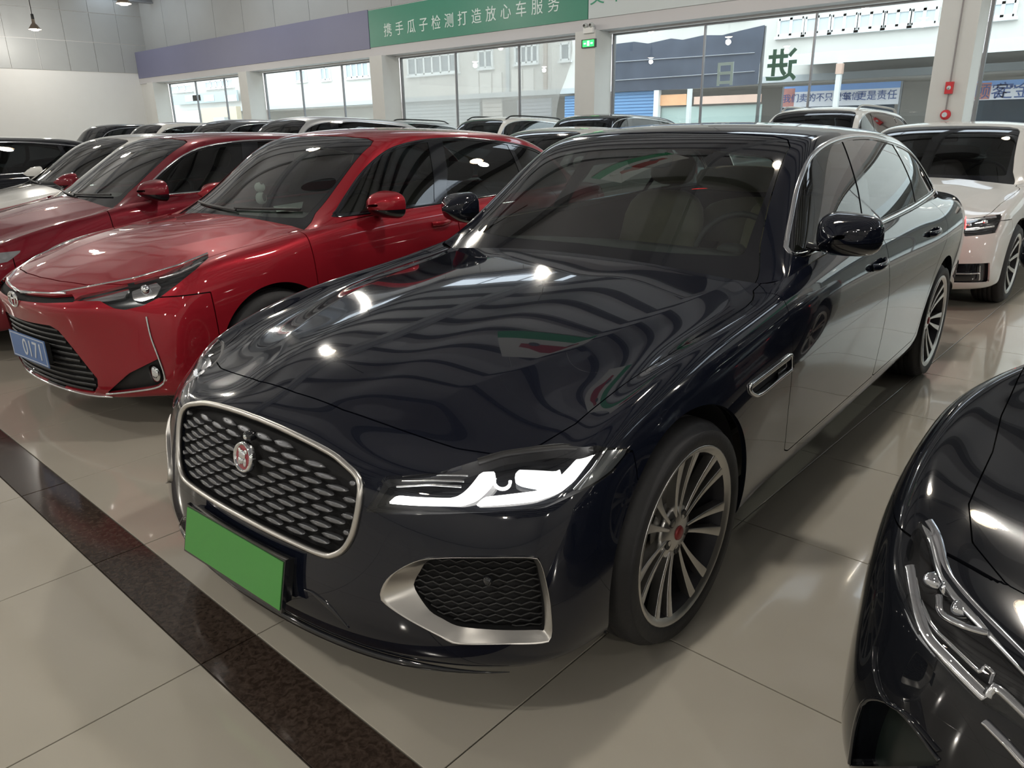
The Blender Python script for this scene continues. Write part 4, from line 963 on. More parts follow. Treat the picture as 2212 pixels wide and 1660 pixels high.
    for mir in (0,1):
        mm=mirror if mir else (lambda q:q)
        e=empty('headlight',(0,0,0),0,car)
        put('lens',mm(offset(H0,.0005)),M_LENS,e)
        put('housing',mm(offset(cat((H0[0]-H0[1]*.045,H0[1],H0[2])),0)),M_PIANO,e)
        wall=skirt(H0,.045); k=len(H0[0]); put('housing_wall',mm((wall[0][k:],wall[1][k:],wall[2][len(H0[2]):]-k)),M_BLACK,e)
        for D in (D1,D2):
            q=clip(H0,sdf(ob(H0[0]),D)); put('running_light',mm(skirt(offset(q,-.012),.018)),M_REFL if mir else M_DRL,e)
        q=clip(H0,sdf(ob(H0[0]),LM)); put('main_beam',mm(skirt(offset(q,-.022),.018)),M_REFL if mir else M_LAMP,e)
        c=P(1084,1046); n_=np.array([-.8,.58,.1]); th=np.linspace(math.pi*.95,math.pi*2.15,14)
        a_=np.cross((0,0,1.),n_); a_/=np.linalg.norm(a_)
        ring=np.array([c-n_*.014+a_*.019*math.cos(t)+np.array([0,0,1])*.019*math.sin(t) for t in th]); put('light_ring',mm(tube(ring,.0045,n=6)),M_LAMP,e); MK=ob(px([(1850,250),(2000,242),(1978,290),(1885,400),(1775,482),(1630,556),(1750,400)],o1,s1)); q=clip(H0,sdf(ob(H0[0]),MK)); put('marker_lens',mm(skirt(offset(q,-.006),.008)),mat('marker_grey',(.10,.11,.115),.10,.3,1),e)
        # brow and inner fins
        fins=[px(l,o1,s1) for l in ([(250,560),(500,548),(740,562)],[(290,520),(520,512),(760,520)],[(320,480),(540,470),(790,475)])]
        for fpt in fins: put('reflector_fin',mm(tube(resample(fpt,10)-np.array([-.02,.015,0]),.003,n=5)),M_REFL,e)
        fp=px([(1840,245),(1740,400),(1600,560)],o1,s1); put('side_marker',mm(tube(resample(fp,10)-np.array([-.004,.006,0]),.004,n=6)),M_REFL,e)
        brow=px([(870,345),(1060,285),(1250,258),(1500,232),(1740,235)],o1,s1); put('lamp_brow',mm(tube(resample(brow,16)-np.array([-.01,.008,0.004]),.010,n=6)),M_BLACK,e)
    # ---- side intakes
    for mir in (0,1):
        mm=mirror if mir else (lambda q:q)
        e=empty('side_intake',(0,0,0),0,car)
        O=resample(spline(FO,6,True),72,True); I=resample(spline(FI,6,True),72,True)
        def nrm(Q): return np.array([np.array(T.find_nearest(Vector(q))[1]) for q in Q])
        def out(N): N=N.copy(); N[(N*np.array([-1,.6,0])).sum(1)<0]*=-1; return N
        No,Ni=out(nrm(O)),out(nrm(I))
        w_=np.linalg.norm(O-I,axis=1)[:,None]; di=.008+.30*w_; rows=[O-No*.004,O+No*.006,O*.95+I*.05+No*.009,O*.86+I*.14+No*.005,O*.4+I*.6-Ni*w_*.17,I-Ni*di]; put('intake_wall',mm(grid(np.array([I-Ni*di,I-Ni*.056]),closed_v=True)),M_BLACK,e)
        put('intake_frame',mm(grid(np.array(rows),closed_v=True)),M_SATIN,e)
        q=clip(B,f_fog(B[0])); put('intake_backing',mm(offset(q,-.05)),M_DARK,e)
        M_=[]; FIP=ob(I)
        bk=clip(B,fmask(sdf(ob(B[0]),FIP),B[0])); tb=bvh(bk); z0,z1=I[:,2].min(),I[:,2].max()
        for zi,zz in enumerate(np.linspace(z0+.008,z1-.008,13)):
            pts=[]
            for k,yy in enumerate(np.arange(.575,.865,.0075)):
                z_=zz+.0034*math.sin(k*math.pi/2+ (math.pi if zi%2 else 0)); h_=tb.ray_cast(Vector((-2,yy,z_)),Vector((1,0,0)))
                if h_[0] is not None: pts.append(np.array(h_[0])+np.array([.030,-.018,0]))
            if len(pts)>4: M_.append(tube(pts,.0028,n=5))
        g=put('intake_mesh',mm(cat(*M_)),M_BLACK,e); g['kind']='stuff'
        c=P(1050,1265); put('parking_sensor',mm(roty(superbox(c[0]+.016,c[1]-.01,c[2],.010,.013,.013,2.2,8),0)),M_PIANO,e)
    # ---- grille
    e=empty('grille',(0,0,0),0,car); tb=bvh(both(B))
    def onx(y,z): 
        h_=tb.ray_cast(Vector((-2,y,z)),Vector((1,0,0))); n_=np.array(h_[1]); return np.array(h_[0]),(n_ if n_[0]<0 else -n_)
    ring=resample(GPOLY,140,True); pts,nn=zip(*[onx(*q) for q in ring]); pts,nn=np.array(pts),np.array(nn)
    put('grille_surround',tube(pts+nn*.003,.0085,True,10,flat=.009,up=nn),M_SATIN,e)
    q=clip(both(B),np.maximum(sdf(both(B)[0][:,1:],GPOLY),both(B)[0][:,0]+.55)); put('grille_backing',offset(q,-.030),M_DARK,e)
    W=skirt(q,.03); k=len(q[0]); put('grille_wall',(W[0][k:],W[1][k:],W[2][len(q[2]):]-k),M_BLACK,e)
    dm=mat('grille_element',(.22,.225,.24),.38,.8)
    L=[]
    for r in range(13):
        z_=.4475+.0205*r+.004
        for c in range(-5,6):
            y_=c*.088+(.044 if r%2 else 0)
            if abs(y_)<.05 and abs(z_-.613)<.05: continue
            if sdf([(y_,z_)],GPOLY)[0]>-.014: continue
            k_=next((q_ for q_ in (1,.8,.6,.45,.3) if sdf([(y_-.035*q_,z_),(y_+.035*q_,z_)],GPOLY).max()<-.009),None)
            if k_ is None: continue
            L.append((y_,z_,k_))
    hexa=np.array([(-.035,0),(-.024,.0046),(-.008,.0062),(.008,.0062),(.024,.0046),(.035,0),(.024,-.0046),(.008,-.0062),(-.008,-.0062),(-.024,-.0046)])
    for y_,z_,k_ in L:
        c0=[]; 
        for a_,b_ in hexa:
            p_,n_=onx(y_+a_*k_,z_+b_); c0.append((p_,n_))
        sc_=1.0
        if sdf([(y_+.03,z_),(y_-.03,z_)],GPOLY).max()>-.012: continue_=True
        rim_=np.array([p_-n_*.004 for p_,n_ in c0]); deep=np.array([p_-n_*.016 for p_,n_ in c0]); ctr=rim_.mean(0); mid=ctr+(rim_-ctr)*.6+np.array([c0[0][1]])*.001
        put('grille_element',grid([deep,rim_,mid,np.tile(ctr+c0[0][1]*.0012,(10,1))],closed_v=True),dm,e)
    # badge
    p_,n_=onx(0,.613); n_=np.array([n_[0],0,n_[2]]); n_/=np.linalg.norm(n_); up_=np.cross(n_,(0,1,0)); up_=up_ if up_[2]>0 else -up_
    Rb=np.stack([np.array([0,1,0]),-n_*-1,up_],1)
    def disc(prof,n=36): 
        M=lathe(prof,n); V=M[0]; W_=np.outer(V[:,0],(0,1,0))+np.outer(V[:,1],n_)+np.outer(V[:,2],up_)+p_; return (W_,fnormals(W_,M[2]),M[2])
    be=empty('badge',(0,0,0),0,car)
    put('badge_ring',disc([(.033,.004),(.036,.011),(.041,.011),(.043,.004),(.043,-.006)]),M_CHROME,be); put('badge_disc',disc([(0,.008),(.034,.006)]),mat('badge_red',(.30,.015,.03),.2,.2,1),be)
    def onb(a,b,c,sx,sy,sz): 
        M=superbox(0,0,0,sx,sy,sz,2.4,6); V=M[0]; W_=np.outer(V[:,0]+a,(0,1,0))+np.outer(V[:,1]+c,n_)+np.outer(V[:,2]+b,up_)+p_; return (W_,fnormals(W_,M[2]),M[2])
    put('emblem_face',cat(onb(0,.008,.009,.015,.006,.013),onb(0,-.008,.010,.009,.008,.010),onb(-.015,.018,.008,.006,.004,.006),onb(.015,.018,.008,.006,.004,.006),onb(-.013,-.012,.008,.006,.004,.012),onb(.013,-.012,.008,.006,.004,.012)),M_CHROME,be)
    p_,n_=onx(.012,.672); put('front_camera',superbox(p_[0]-.002,0.0,p_[2]-.004,.016,.017,.013,3,8),M_PIANO)
    put('camera_lens',superbox(p_[0]-.017,0.0,p_[2]-.004,.004,.008,.008,2,6),M_MIRROR)
    # ---- number plate
    e=empty('number_plate',(0,0,0),0,car); GM=mat('plate_green',(.085,.36,.075),.45,emit=None)
    def pl(x_,y0,y1,z0,z1,t):
        M=box(0,t,y0,y1,z0,z1); V=M[0].copy(); V[:,0]+=-.862-.22*(.41-V[:,2])+.018; N=M[1]; V[:,0]+=x_; return (V,N,M[2])
    put('plate_panel',pl(-.022,-.240,.240,.283,.411,.004),GM,e)
    put('plate_frame',cat(pl(-.020,-.247,.247,.276,.283,.012),pl(-.020,-.247,.247,.411,.418,.012),pl(-.020,-.247,-.240,.283,.411,.012),pl(-.020,.240,.247,.283,.411,.012),pl(-.012,-.235,.235,.29,.405,.03)),M_PIANO,e)
    # ---- lower blades and splitter
    bl=px([(745,1215),(800,1240),(900,1325),(1000,1440),(1090,1525),(1170,1545)],(380,820),2.677)
    for mir in (0,1):
        mm=mirror if mir else (lambda q:q); put('bumper_blade',mm(tube(resample(spline(bl[:4],5),24),np.r_[np.linspace(.003,.009,12),np.linspace(.009,.003,12)],n=8,flat=.004,up=np.tile((-.8,.5,.2),(24,1)))),M_PIANO)
    tbb=bvh(both(B)); lip=[]
    for y_ in np.linspace(-.78,.78,49):
        h_=tbb.ray_cast(Vector((-2,y_,.215)),Vector((1,0,0))); lip.append(np.array(h_[0])+np.array([.004,0,-.022]))
    put('front_splitter',tube(lip,np.r_[np.linspace(.001,.008,8),np.full(33,.008),np.linspace(.008,.001,8)],n=8,flat=np.r_[np.linspace(.001,.012,8),np.full(33,.012),np.linspace(.012,.001,8)]),M_PIANO)
    # ---- wing vents
    for mir in (0,1):
        mm=mirror if mir else (lambda q:q); e=empty('wing_vent',(0,0,0),0,car)
        q3=[]; q=resample(VTP,60,True)
        for a_,z_ in q: h_=T.ray_cast(Vector((a_,2,z_)),Vector((0,-1,0))); q3.append(np.array(h_[0]))
        q3=np.array(q3); up_=np.tile((0,1.,0),(60,1))
        put('vent_surround',mm(tube(q3+np.array([0,.003,0]),.006,True,8,flat=.006,up=up_)),M_CHROME,e)
        q=clip(B,f_vent(B[0])); put('vent_backing',mm(offset(q,-.018)),M_BLACK,e)
        bar=np.array([VT[0]*.94+VT[1]*.06,VT[0]*.5+VT[1]*.5,VT[1]*.95+VT[0]*.05])+np.array([0,.002,-.008]); put('vent_bar',mm(tube(resample(bar,10),.009,n=8,flat=.006,up=np.tile((0,1.,0),(10,1)))),M_SATIN,e)
        w0=VT[1]*.55+VT[2]*.45; pl_=clip(q,np.maximum(.60-q[0][:,0],-9)); put('vent_plate',mm(offset(pl_,-.006)),M_PIANO,e)
        cat_=[(.615,.672),(.632,.676),(.650,.676),(.668,.682),(.676,.690),(.690,.690),(.682,.681),(.672,.674),(.668,.662),(.662,.668),(.640,.668),(.628,.660),(.630,.668)]
        put('vent_emblem',mm(extrude(cat_,1,.917,.926)),M_CHROME,e)
    # ---- lit tail lights
    ft=lambda V: np.maximum(sdf(np.c_[V[:,1]-.4*V[:,0],V[:,2]],[(.40-1.69,.76),(.80-1.62,.755),(.9-1.50,.80),(.88-1.49,.86),(.70-1.65,.875),(.40-1.69,.87)]),3.6-V[:,0])
    q=skirt(offset(clip(B,ft(B[0])),.003),.012); put('tail_light',q,M_TAILON); put('tail_light',mirror(q),M_TAILON)
    return car,S,B
M_TINT2=glass('side_glass',(.55,.62,.62),.28)
# ------------------------------------------------------------------ the other cars: the same net, re-proportioned
def pw(a,b): return lambda v: float(np.interp(v,a,b,)) if a[0]<=v<=a[-1] else (b[0]+(v-a[0]) if v<a[0] else b[-1]+(v-a[-1]))
def derive(key,xs,ys,zs,hx=None,paint_=None,**kw):
    """re-proportion the saloon's nets and outlines; hx: x map of the cabin (defaults to xs)"""
    X,Z=pw(*xs),pw(*zs); HX=pw(*hx) if hx else X; Y=lambda v:v*ys
    cols,hood,deck=jag_nets(); house=jag_house()
    t=lambda p:(X(p[0]),Y(p[1]),Z(p[2])); th=lambda p:(HX(p[0]),Y(p[1]),Z(p[2]))
    S=dict(key=key,cols=[[t(p) for p in c] for c in cols],nf=4,hood=[[t(p) for p in r] for r in hood],nr=2,deck=[[t(p) for p in r] for r in deck],house=[[th(p) for p in r] for r in house],
      lev=3,paint=paint_,axles=[(X(0),.325),(X(3.1),.325)],arch=.372,glass=M_TINT,wsglass=M_TINT,gap=.003,track=.925*ys-.003,rimr=.235,wheel='five',detail=False)
    xz=lambda P:[(HX(a),Z(b)) for a,b in P]; xzb=lambda P:[(X(a),Z(b)) for a,b in P]; xy=lambda P:[(X(a),Y(b)) for a,b in P]; yz=lambda P:[(Y(a),Z(b)) for a,b in P]
    J=JS
    S.update(hoodpoly=xy(J['hoodpoly']),bootpoly=xy(J['bootpoly']),bootz=Z(.66),bootx=X(3.72),doors=[(n,xzb(p)) for n,p in J['doors']],dlo=np.array(xz(J['dlo'])),
      wspoly=yz(J['wspoly']),wsin=yz(J['wsin']),rwpoly=yz(J['rwpoly']),panes=[(n,xz(p)) for n,p in J['panes']],wsx=HX(1.7),rwx=HX(2.9),
      bumperf=lambda V: np.maximum(V[:,0]-X(-.27),np.minimum(V[:,2]-Z(.69),V[:,0]-X(-.50))), rbumperf=lambda V: np.maximum(X(3.47)-V[:,0],V[:,2]-Z(.60)),
      fenderx=X(.90),sillz=Z(.305),under=(X(-.70),X(4.05)),mirror=(HX(.95),Y(.99),Z(1.05)),handles=[(HX(1.61),HX(1.78),Z(.868)),(HX(2.60),HX(2.77),Z(.895))],
      seatx=HX(1.95),bench=HX(2.85),dash=(HX(.93),Z(.93)),imx=HX(1.33),imz=Z(1.30),trimw=.007,welly=.895*ys,hoodz=Z(.55),X=X,Y=Y,Z=Z)
    S['mirror']=(HX(.95)+.12,Y(.975),Z(1.05)); S.update(kw); return S
def patch_obj(car,S,nm,ck,fn,depth,mt,wall=.012,both_=True):
    C=S['cache']
    if ck not in C:
        q=clip(C['B'],fn(C['B'][0])); q=skirt(offset(q,depth),wall); C[ck]=(mesh(nm,q,True),mesh(nm,mirror(q),True)) if both_ else (mesh(nm,both(q),True),)
    return [obj(nm,m_,mt,car) for m_ in C[ck]]
def simple_ends(car,S):
    X,Y,Z=S['X'],S['Y'],S['Z']
    hp=[(-.66,Z(.60)),(-.20,Z(.63)),(.44,Z(.66)),(.55,Z(.71)),(.38,Z(.735)),(-.02,Z(.70)),(-.34,Z(.67)),(-.62,Z(.655))]
    hp=[(.66*0+a,b) for a,b in hp]
    fn=lambda V: np.maximum(sdf(np.c_[V[:,0]+V[:,1]*1.15,V[:,2]],[(X(-.76)+.50,Z(.60)),(X(-.60)+.85,Z(.60)),(X(-.30)+1.0,Z(.64)),(X(-.22)+1.02,Z(.70)),(X(-.40)+.85,Z(.695)),(X(-.62)+.60,Z(.655))]),V[:,0]-X(-.1))
    patch_obj(car,S,'headlight','hl',fn,.002,S.get('headmat',M_HEAD))
    patch_obj(car,S,'radiator_grille','gr',lambda V: np.maximum(sdf(V[:,1:],[(-.5,Z(.45)),(Y(.36),Z(.45)),(Y(.42),Z(.62)),(Y(.38),Z(.66)),(-.5,Z(.68))]),V[:,0]-X(-.55)),.003,M_PIANO,both_=False)
    patch_obj(car,S,'lower_intake','li',lambda V: np.maximum(sdf(V[:,1:],[(-.5,Z(.25)),(Y(.60),Z(.26)),(Y(.66),Z(.36)),(-.5,Z(.38))]),V[:,0]-X(-.55)),.003,M_BLACK,both_=False)
    patch_obj(car,S,'tail_light','tl',lambda V: np.maximum(sdf(np.c_[V[:,1]-.4*V[:,0],V[:,2]],[(Y(.42)-.4*X(4.2),Z(.74)),(Y(.80)-.4*X(4.05),Z(.73)),(Y(.9)-.4*X(3.75),Z(.80)),(Y(.88)-.4*X(3.72),Z(.87)),(Y(.70)-.4*X(4.13),Z(.885)),(Y(.42)-.4*X(4.2),Z(.87))]),X(3.6)-V[:,0]),.003,M_RED)
M_HEAD=mat('headlamp_glass',(.30,.32,.34),.06,.35,1)
def roof_rails(car,S,mt):
    C=S['cache']
    if 'rr' not in C:
        t=bvh(C['G']); HX=S['HX']; pts=[]
        for x in np.linspace(HX(1.55),HX(3.0),14):
            h=t.ray_cast(Vector((x,.56*S['ysc'],3)),Vector((0,0,-1))); pts.append(np.array(h[0]))
        pts=np.array(pts); pts[1:-1,2]+=.045; pts[0,2]+=.005; pts[-1,2]+=.005
        q=tube(resample(pts,30),.016,n=8,flat=.014); C['rr']=(mesh('roof_rail',q,True),mesh('roof_rail',mirror(q),True))
    for m_ in C['rr']: obj('roof_rail',m_,mt,car)
# ---- sedan and SUV proportions
SED_X=([-.87,-.43,0,.78,1.4,2.2,3.1,3.8,4.24],[-.92,-.46,-.05,.40,1.10,1.88,2.80,3.42,3.86])
SED_Z=([0,.2,.45,.70,.965,1.03,1.457],[0,.19,.45,.715,.985,1.03,1.455])
SUV_X=([-.87,-.43,0,.78,1.4,2.2,3.1,3.8,4.24],[-.88,-.44,0,.50,1.10,1.80,2.72,3.40,3.76])
SUV_H=([.7,1.4,2.2,2.62,3.02,3.40,3.80],[.45,1.02,1.75,2.35,3.0,3.40,3.60])
SUV_Z=([0,.2,.45,.70,.965,1.03,1.457],[0,.24,.58,.88,1.10,1.16,1.68])
P_RED=paint('red_car_paint',(.30,.012,.022),.25,.35); P_WINE=paint('wine_red_paint',(.17,.010,.020),.25,.35); P_WHITE=paint('white_car_paint',(.62,.62,.60),.2); P_BLACK2=paint('black_paint_plain',(.008,.009,.012),.12); P_SILVER=paint('silver_car_paint',(.45,.46,.47),.25,.5); P_GREY=paint('grey_car_paint',(.10,.11,.12),.25,.4)
def corolla():
    S=derive('levin',([-.87,-.43,0,.78,1.4,2.2,3.1,3.8,4.24],[-.93,-.48,-.08,.30,1.02,1.78,2.70,3.32,3.70]),.945,([0,.2,.45,.70,.965,1.03,1.457],[0,.185,.45,.715,.96,.995,1.465]),paint_=P_RED,lev=4,mirror=(.82,.92,1.03),axles=[(0,.325),(2.7,.325)],wsglass=M_GLASS,detail=True,arch=.365,trimmat=M_PIANO,trimw=.006,rimr=.225,
       wipers=[((.56,1.01),(.03,1.0)),((.06,.99),(-.50,1.01))])
    c=S['cols']; zf=[.20,.19,.25,.36,.50,.60,.665,.725,.765]
    c[0]=front(0,[-.76,-.86,-.895,-.905,-.915,-.935,-.945,-.87,-.74],zf)
    c[1]=front(.20,[-.75,-.85,-.888,-.897,-.905,-.925,-.935,-.86,-.735],zf)
    c[2]=front(.40,[-.72,-.82,-.858,-.862,-.868,-.885,-.892,-.81,-.69],zf)
    c[3]=front(.58,[-.65,-.75,-.79,-.79,-.785,-.795,-.795,-.72,-.60],[.20,.195,.255,.365,.505,.605,.67,.735,.775])
    c[4]=[(-.54,.69,.21),(-.61,.755,.205),(-.65,.785,.265),(-.64,.79,.375),(-.615,.782,.515),(-.60,.768,.615),(-.575,.745,.685),(-.52,.715,.745),(-.44,.67,.785)]
    c[4][7]=(-.53,.715,.765); c[4][8]=(-.45,.672,.80)
    for i,(x8,y8,z8,y7,z7,z6) in {5:(-.34,.70,.832,.782,.805,.74),6:(-.16,.715,.866,.80,.845,.778),7:(.0,.728,.888,.808,.868,.80),8:(.12,.735,.905,.812,.885,.82),9:(.22,.74,.918,.825,.905,.835)}.items():
        p=c[i]; p[8]=(x8,y8,z8); p[7]=(p[7][0],y7,z7); p[6]=(p[6][0],p[6][1],z6)
    for i,z8 in enumerate((.778,.778,.775,.782)): c[i][8]=(c[i][8][0],c[i][8][1],z8)
    S['hood']=[[(-.55,0,.842),(-.545,.20,.842),(-.52,.38,.835),(-.45,.55,.828)],[(-.35,0,.89),(-.35,.22,.888),(-.34,.44,.878),(-.30,.60,.864)],[(-.12,0,.928),(-.12,.24,.923),(-.11,.50,.907),(-.09,.64,.888)],
      [(.06,0,.95),(.06,.26,.945),(.07,.55,.925),(.08,.67,.905)],[(.20,0,.965),(.205,.29,.957),(.215,.58,.935),(.22,.69,.918)],[(.28,0,.972),(.29,.31,.965),(.315,.63,.94),(.33,.715,.925)]]
    S['hoodpoly']=[(-.80,-.1),(-.80,0),(-.79,.2),(-.75,.40),(-.66,.58),(-.56,.66),(-.35,.71),(0,.745),(.20,.765),(.30,.74),(.6,.7),(.6,-.1)]
    S['bumperf']=lambda V: np.maximum(V[:,0]+.36,np.minimum(V[:,2]-.70,V[:,0]+.60))
    loc=(-4.446,2.0,0); rz=.075
    V,F=body_cage(S['cols'],4,S['hood'],2,S['deck']); B=smooth_cage(V,F,4); P=Pix(loc[0],loc[1],rz,B)
    def px(l,o=(0,260),s=2.594):
        q=[P(o[0]+a/s,o[1]+b/s) for a,b in l]; return np.array([p for p in q if p is not None])
    HL=px([(410,1012),(450,985),(600,950),(760,905),(900,870),(1170,748),(1165,775),(1100,835),(1000,915),(900,990),(800,1040),(700,1063),(640,1055),(560,1012)])
    UG=px([(85,985),(300,985),(450,962),(410,1012),(430,1028),(250,1022),(110,1012)])
    FG=px([(600,1530),(720,1420),(900,1330),(925,1450),(880,1490)])
    LG=px([(95,1110),(300,1145),(340,1180),(480,1370),(545,1450),(540,1490),(480,1555),(300,1500),(150,1420)])
    HLP,FGP=ob(HL),ob(FG); 
    LGR=LG[LG[:,1]>.02][:,1:]; 
    lgp=[(-.6,.555),(.05,.555),(.28,.562),(.33,.54),(.451,.376),(.503,.306),(.495,.267),(.45,.222),(.2,.208),(-.6,.208)]
    ugp=[(-.6,.698),(.05,.698),(.30,.707),(.40,.718),(.44,.705),(.46,.69),(.285,.676),(.07,.667),(-.6,.667)]
    f_h=lambda V: fmask(sdf(ob(V),HLP),V,.1); f_f=lambda V: fmask(sdf(ob(V),FGP),V); f_l=lambda V: np.maximum(sdf(V[:,1:],lgp),V[:,0]+.60); f_u=lambda V: np.maximum(sdf(V[:,1:],ugp),V[:,0]+.60)
    S['cuts']=[f_h,f_f,f_l,f_u]
    car=make_car('saloon_car',S,loc,rz,'bright red saloon with slim headlights and black lower grille beside the black saloon')
    put=lambda nm,M,mt,p=car: obj(nm,M,mt,p,True)
    H0=clip(B,f_h(B[0]))
    up=px([(120,968),(300,972),(470,940),(760,885),(1000,815),(1165,748)])
    for mir in (0,1):
        mm=mirror if mir else (lambda q:q); e=empty('headlight',(0,0,0),0,car)
        put('lens',mm(H0),M_LENS,e); put('housing',mm(offset(H0,-.045)),mat('lamp_dark',(.05,.055,.06),.2,.4),e)
        wall=skirt(H0,.045); k=len(H0[0]); put('housing_wall',mm((wall[0][k:],wall[1][k:],wall[2][len(H0[2]):]-k)),M_BLACK,e)
        for l in ([(425,1008),(480,972),(620,945),(720,925),(690,985),(600,1005),(520,1006)],[(730,945),(870,890),(895,920),(870,980),(790,1010),(740,1000)]):
            D=ob(px(l)); q=clip(H0,sdf(ob(H0[0]),D)); put('reflector',mm(skirt(offset(q,-.02),.012)),M_REFL,e)
        c_=P(0+805/2.594,260+955/2.594); put('projector_lens',mm(superbox(c_[0]+.015,c_[1]-.012,c_[2],.022,.026,.024,2.2,10)),M_MIRROR,e)
        put('lamp_chrome_strip',mm(tube(resample(up,30)+np.array([-.002,.001,.002]),.006,n=6)),M_CHROME,e)
        tr=px([(890,890),(1000,860),(1120,800)]); put('turn_signal',mm(tube(resample(tr,12)+np.array([.012,-.012,0]),.006,n=6)),M_REFL,e)
        e=empty('fog_lamp',(0,0,0),0,car); q=clip(B,f_f(B[0])); put('fog_recess',mm(offset(q,-.03)),M_BLACK,e)
        W_=skirt(q,.03); k=len(q[0]); put('fog_wall',mm((W_[0][k:],W_[1][k:],W_[2][len(q[2]):]-k)),M_BLACK,e)
        c_=P(0+855/2.594,260+1425/2.594); put('fog_lens',mm(superbox(c_[0]+.014,c_[1]-.008,c_[2],.018,.046,.044,2.2,10)),M_MIRROR,e)
        ch=px([(822,1100),(850,1220),(895,1340),(926,1440),(915,1475),(870,1500),(740,1520),(600,1534)]); put('fog_chrome',mm(tube(resample(spline(ch,5),30)+np.array([-.003,.002,0]),.006,n=6)),M_CHROME,e)
    BB=both(B)
    for nm,fn,dep in (('lower_grille',f_l,.035),('upper_grille',f_u,.02)):
        pol=np.array(lgp if nm=='lower_grille' else ugp); h_=pol[pol[:,0]>0]
        full=lambda V,pol=pol: np.maximum(sdf(np.c_[abs(V[:,1]),V[:,2]],pol),V[:,0]+.60)
        q=clip(BB,full(BB[0])); e=empty(nm,(0,0,0),0,car); put('grille_backing',offset(q,-dep),M_DARK,e); W_=skirt(q,dep); k=len(q[0]); put('grille_wall',(W_[0][k:],W_[1][k:],W_[2][len(q[2]):]-k),M_PIANO,e)
        if nm=='lower_grille':
            tb=bvh(BB)
            for zz in np.arange(.235,.55,.03):
                ys_=np.linspace(-.50,.50,31); ys_=[y for y in ys_ if sdf([(abs(y),zz)],pol)[0]<-.012]
                if len(ys_)>3: put('grille_bar',tube([np.array(tb.ray_cast(Vector((-2,y,zz)),Vector((1,0,0)))[0])+np.array([.014,0,0]) for y in ys_],.006,n=6,flat=.008),M_BLACK,e)
            lip=[np.array(tb.ray_cast(Vector((-2,y,zz)),Vector((1,0,0)))[0])+np.array([-.004,0,0]) for y,zz in [(t_,.200+.06*max(0,abs(t_)-.40)) for t_ in np.linspace(-.54,.54,31)]]
            put('chrome_lip',tube(lip,.009,n=8,flat=.007),M_CHROME,e)
        else:
            put('grille_chrome',tube([np.array(tb.ray_cast(Vector((-2,y,.702+.05*abs(y))),Vector((1,0,0)))[0])+np.array([-.003,0,0]) for y in np.linspace(-.36,.36,25)],.006,n=6),M_CHROME,e)
            bd=empty('badge',(0,0,0),0,car); c_=np.array(tb.ray_cast(Vector((-2,0,.668)),Vector((1,0,0)))[0]); th=np.linspace(0,2*math.pi,29)[:-1]
            for a_,b_,dz in ((.055,.037,0),(.022,.036,0),(.040,.014,.018)): put('badge_ring',tube([(c_[0]-.008,a_*math.cos(t_),c_[2]+dz+b_*math.sin(t_)) for t_ in th],.005,True,6),M_CHROME,bd)
    e=empty('number_plate',(0,0,0),0,car); c_=np.array(tb.ray_cast(Vector((-2,0,.40)),Vector((1,0,0)))[0]); MB_=mat('plate_blue',(.10,.19,.42),.45)
    put('plate_panel',box(c_[0]-.022,c_[0]-.018,-.22,.22,.335,.475),MB_,e); put('plate_back',box(c_[0]-.018,c_[0]+.01,-.20,.20,.35,.46),M_BLACK,e)
    WT=mat('plate_white',(.62,.66,.72),.5); put('plate_border',cat(box(c_[0]-.0235,c_[0]-.022,-.212,.212,.341,.345),box(c_[0]-.0235,c_[0]-.022,-.212,.212,.465,.469),box(c_[0]-.0235,c_[0]-.022,-.212,-.208,.341,.469),box(c_[0]-.0235,c_[0]-.022,.208,.212,.341,.469)),WT,e)
    me=text_mesh('0171',.125,WT,ext=.001); o=bpy.data.objects.new('plate_digits',me); COL.objects.link(o); o.parent=e; o.location=(.06,c_[0]-.0235,.403)
    patch_obj(car,S,'tail_light','tl',lambda V: np.maximum(sdf(V[:,1:],[(.42,.76),(.95,.76),(.95,.90),(.42,.90)]),3.3-V[:,0]),.003,M_RED)
    return car,S
JS_READY=True

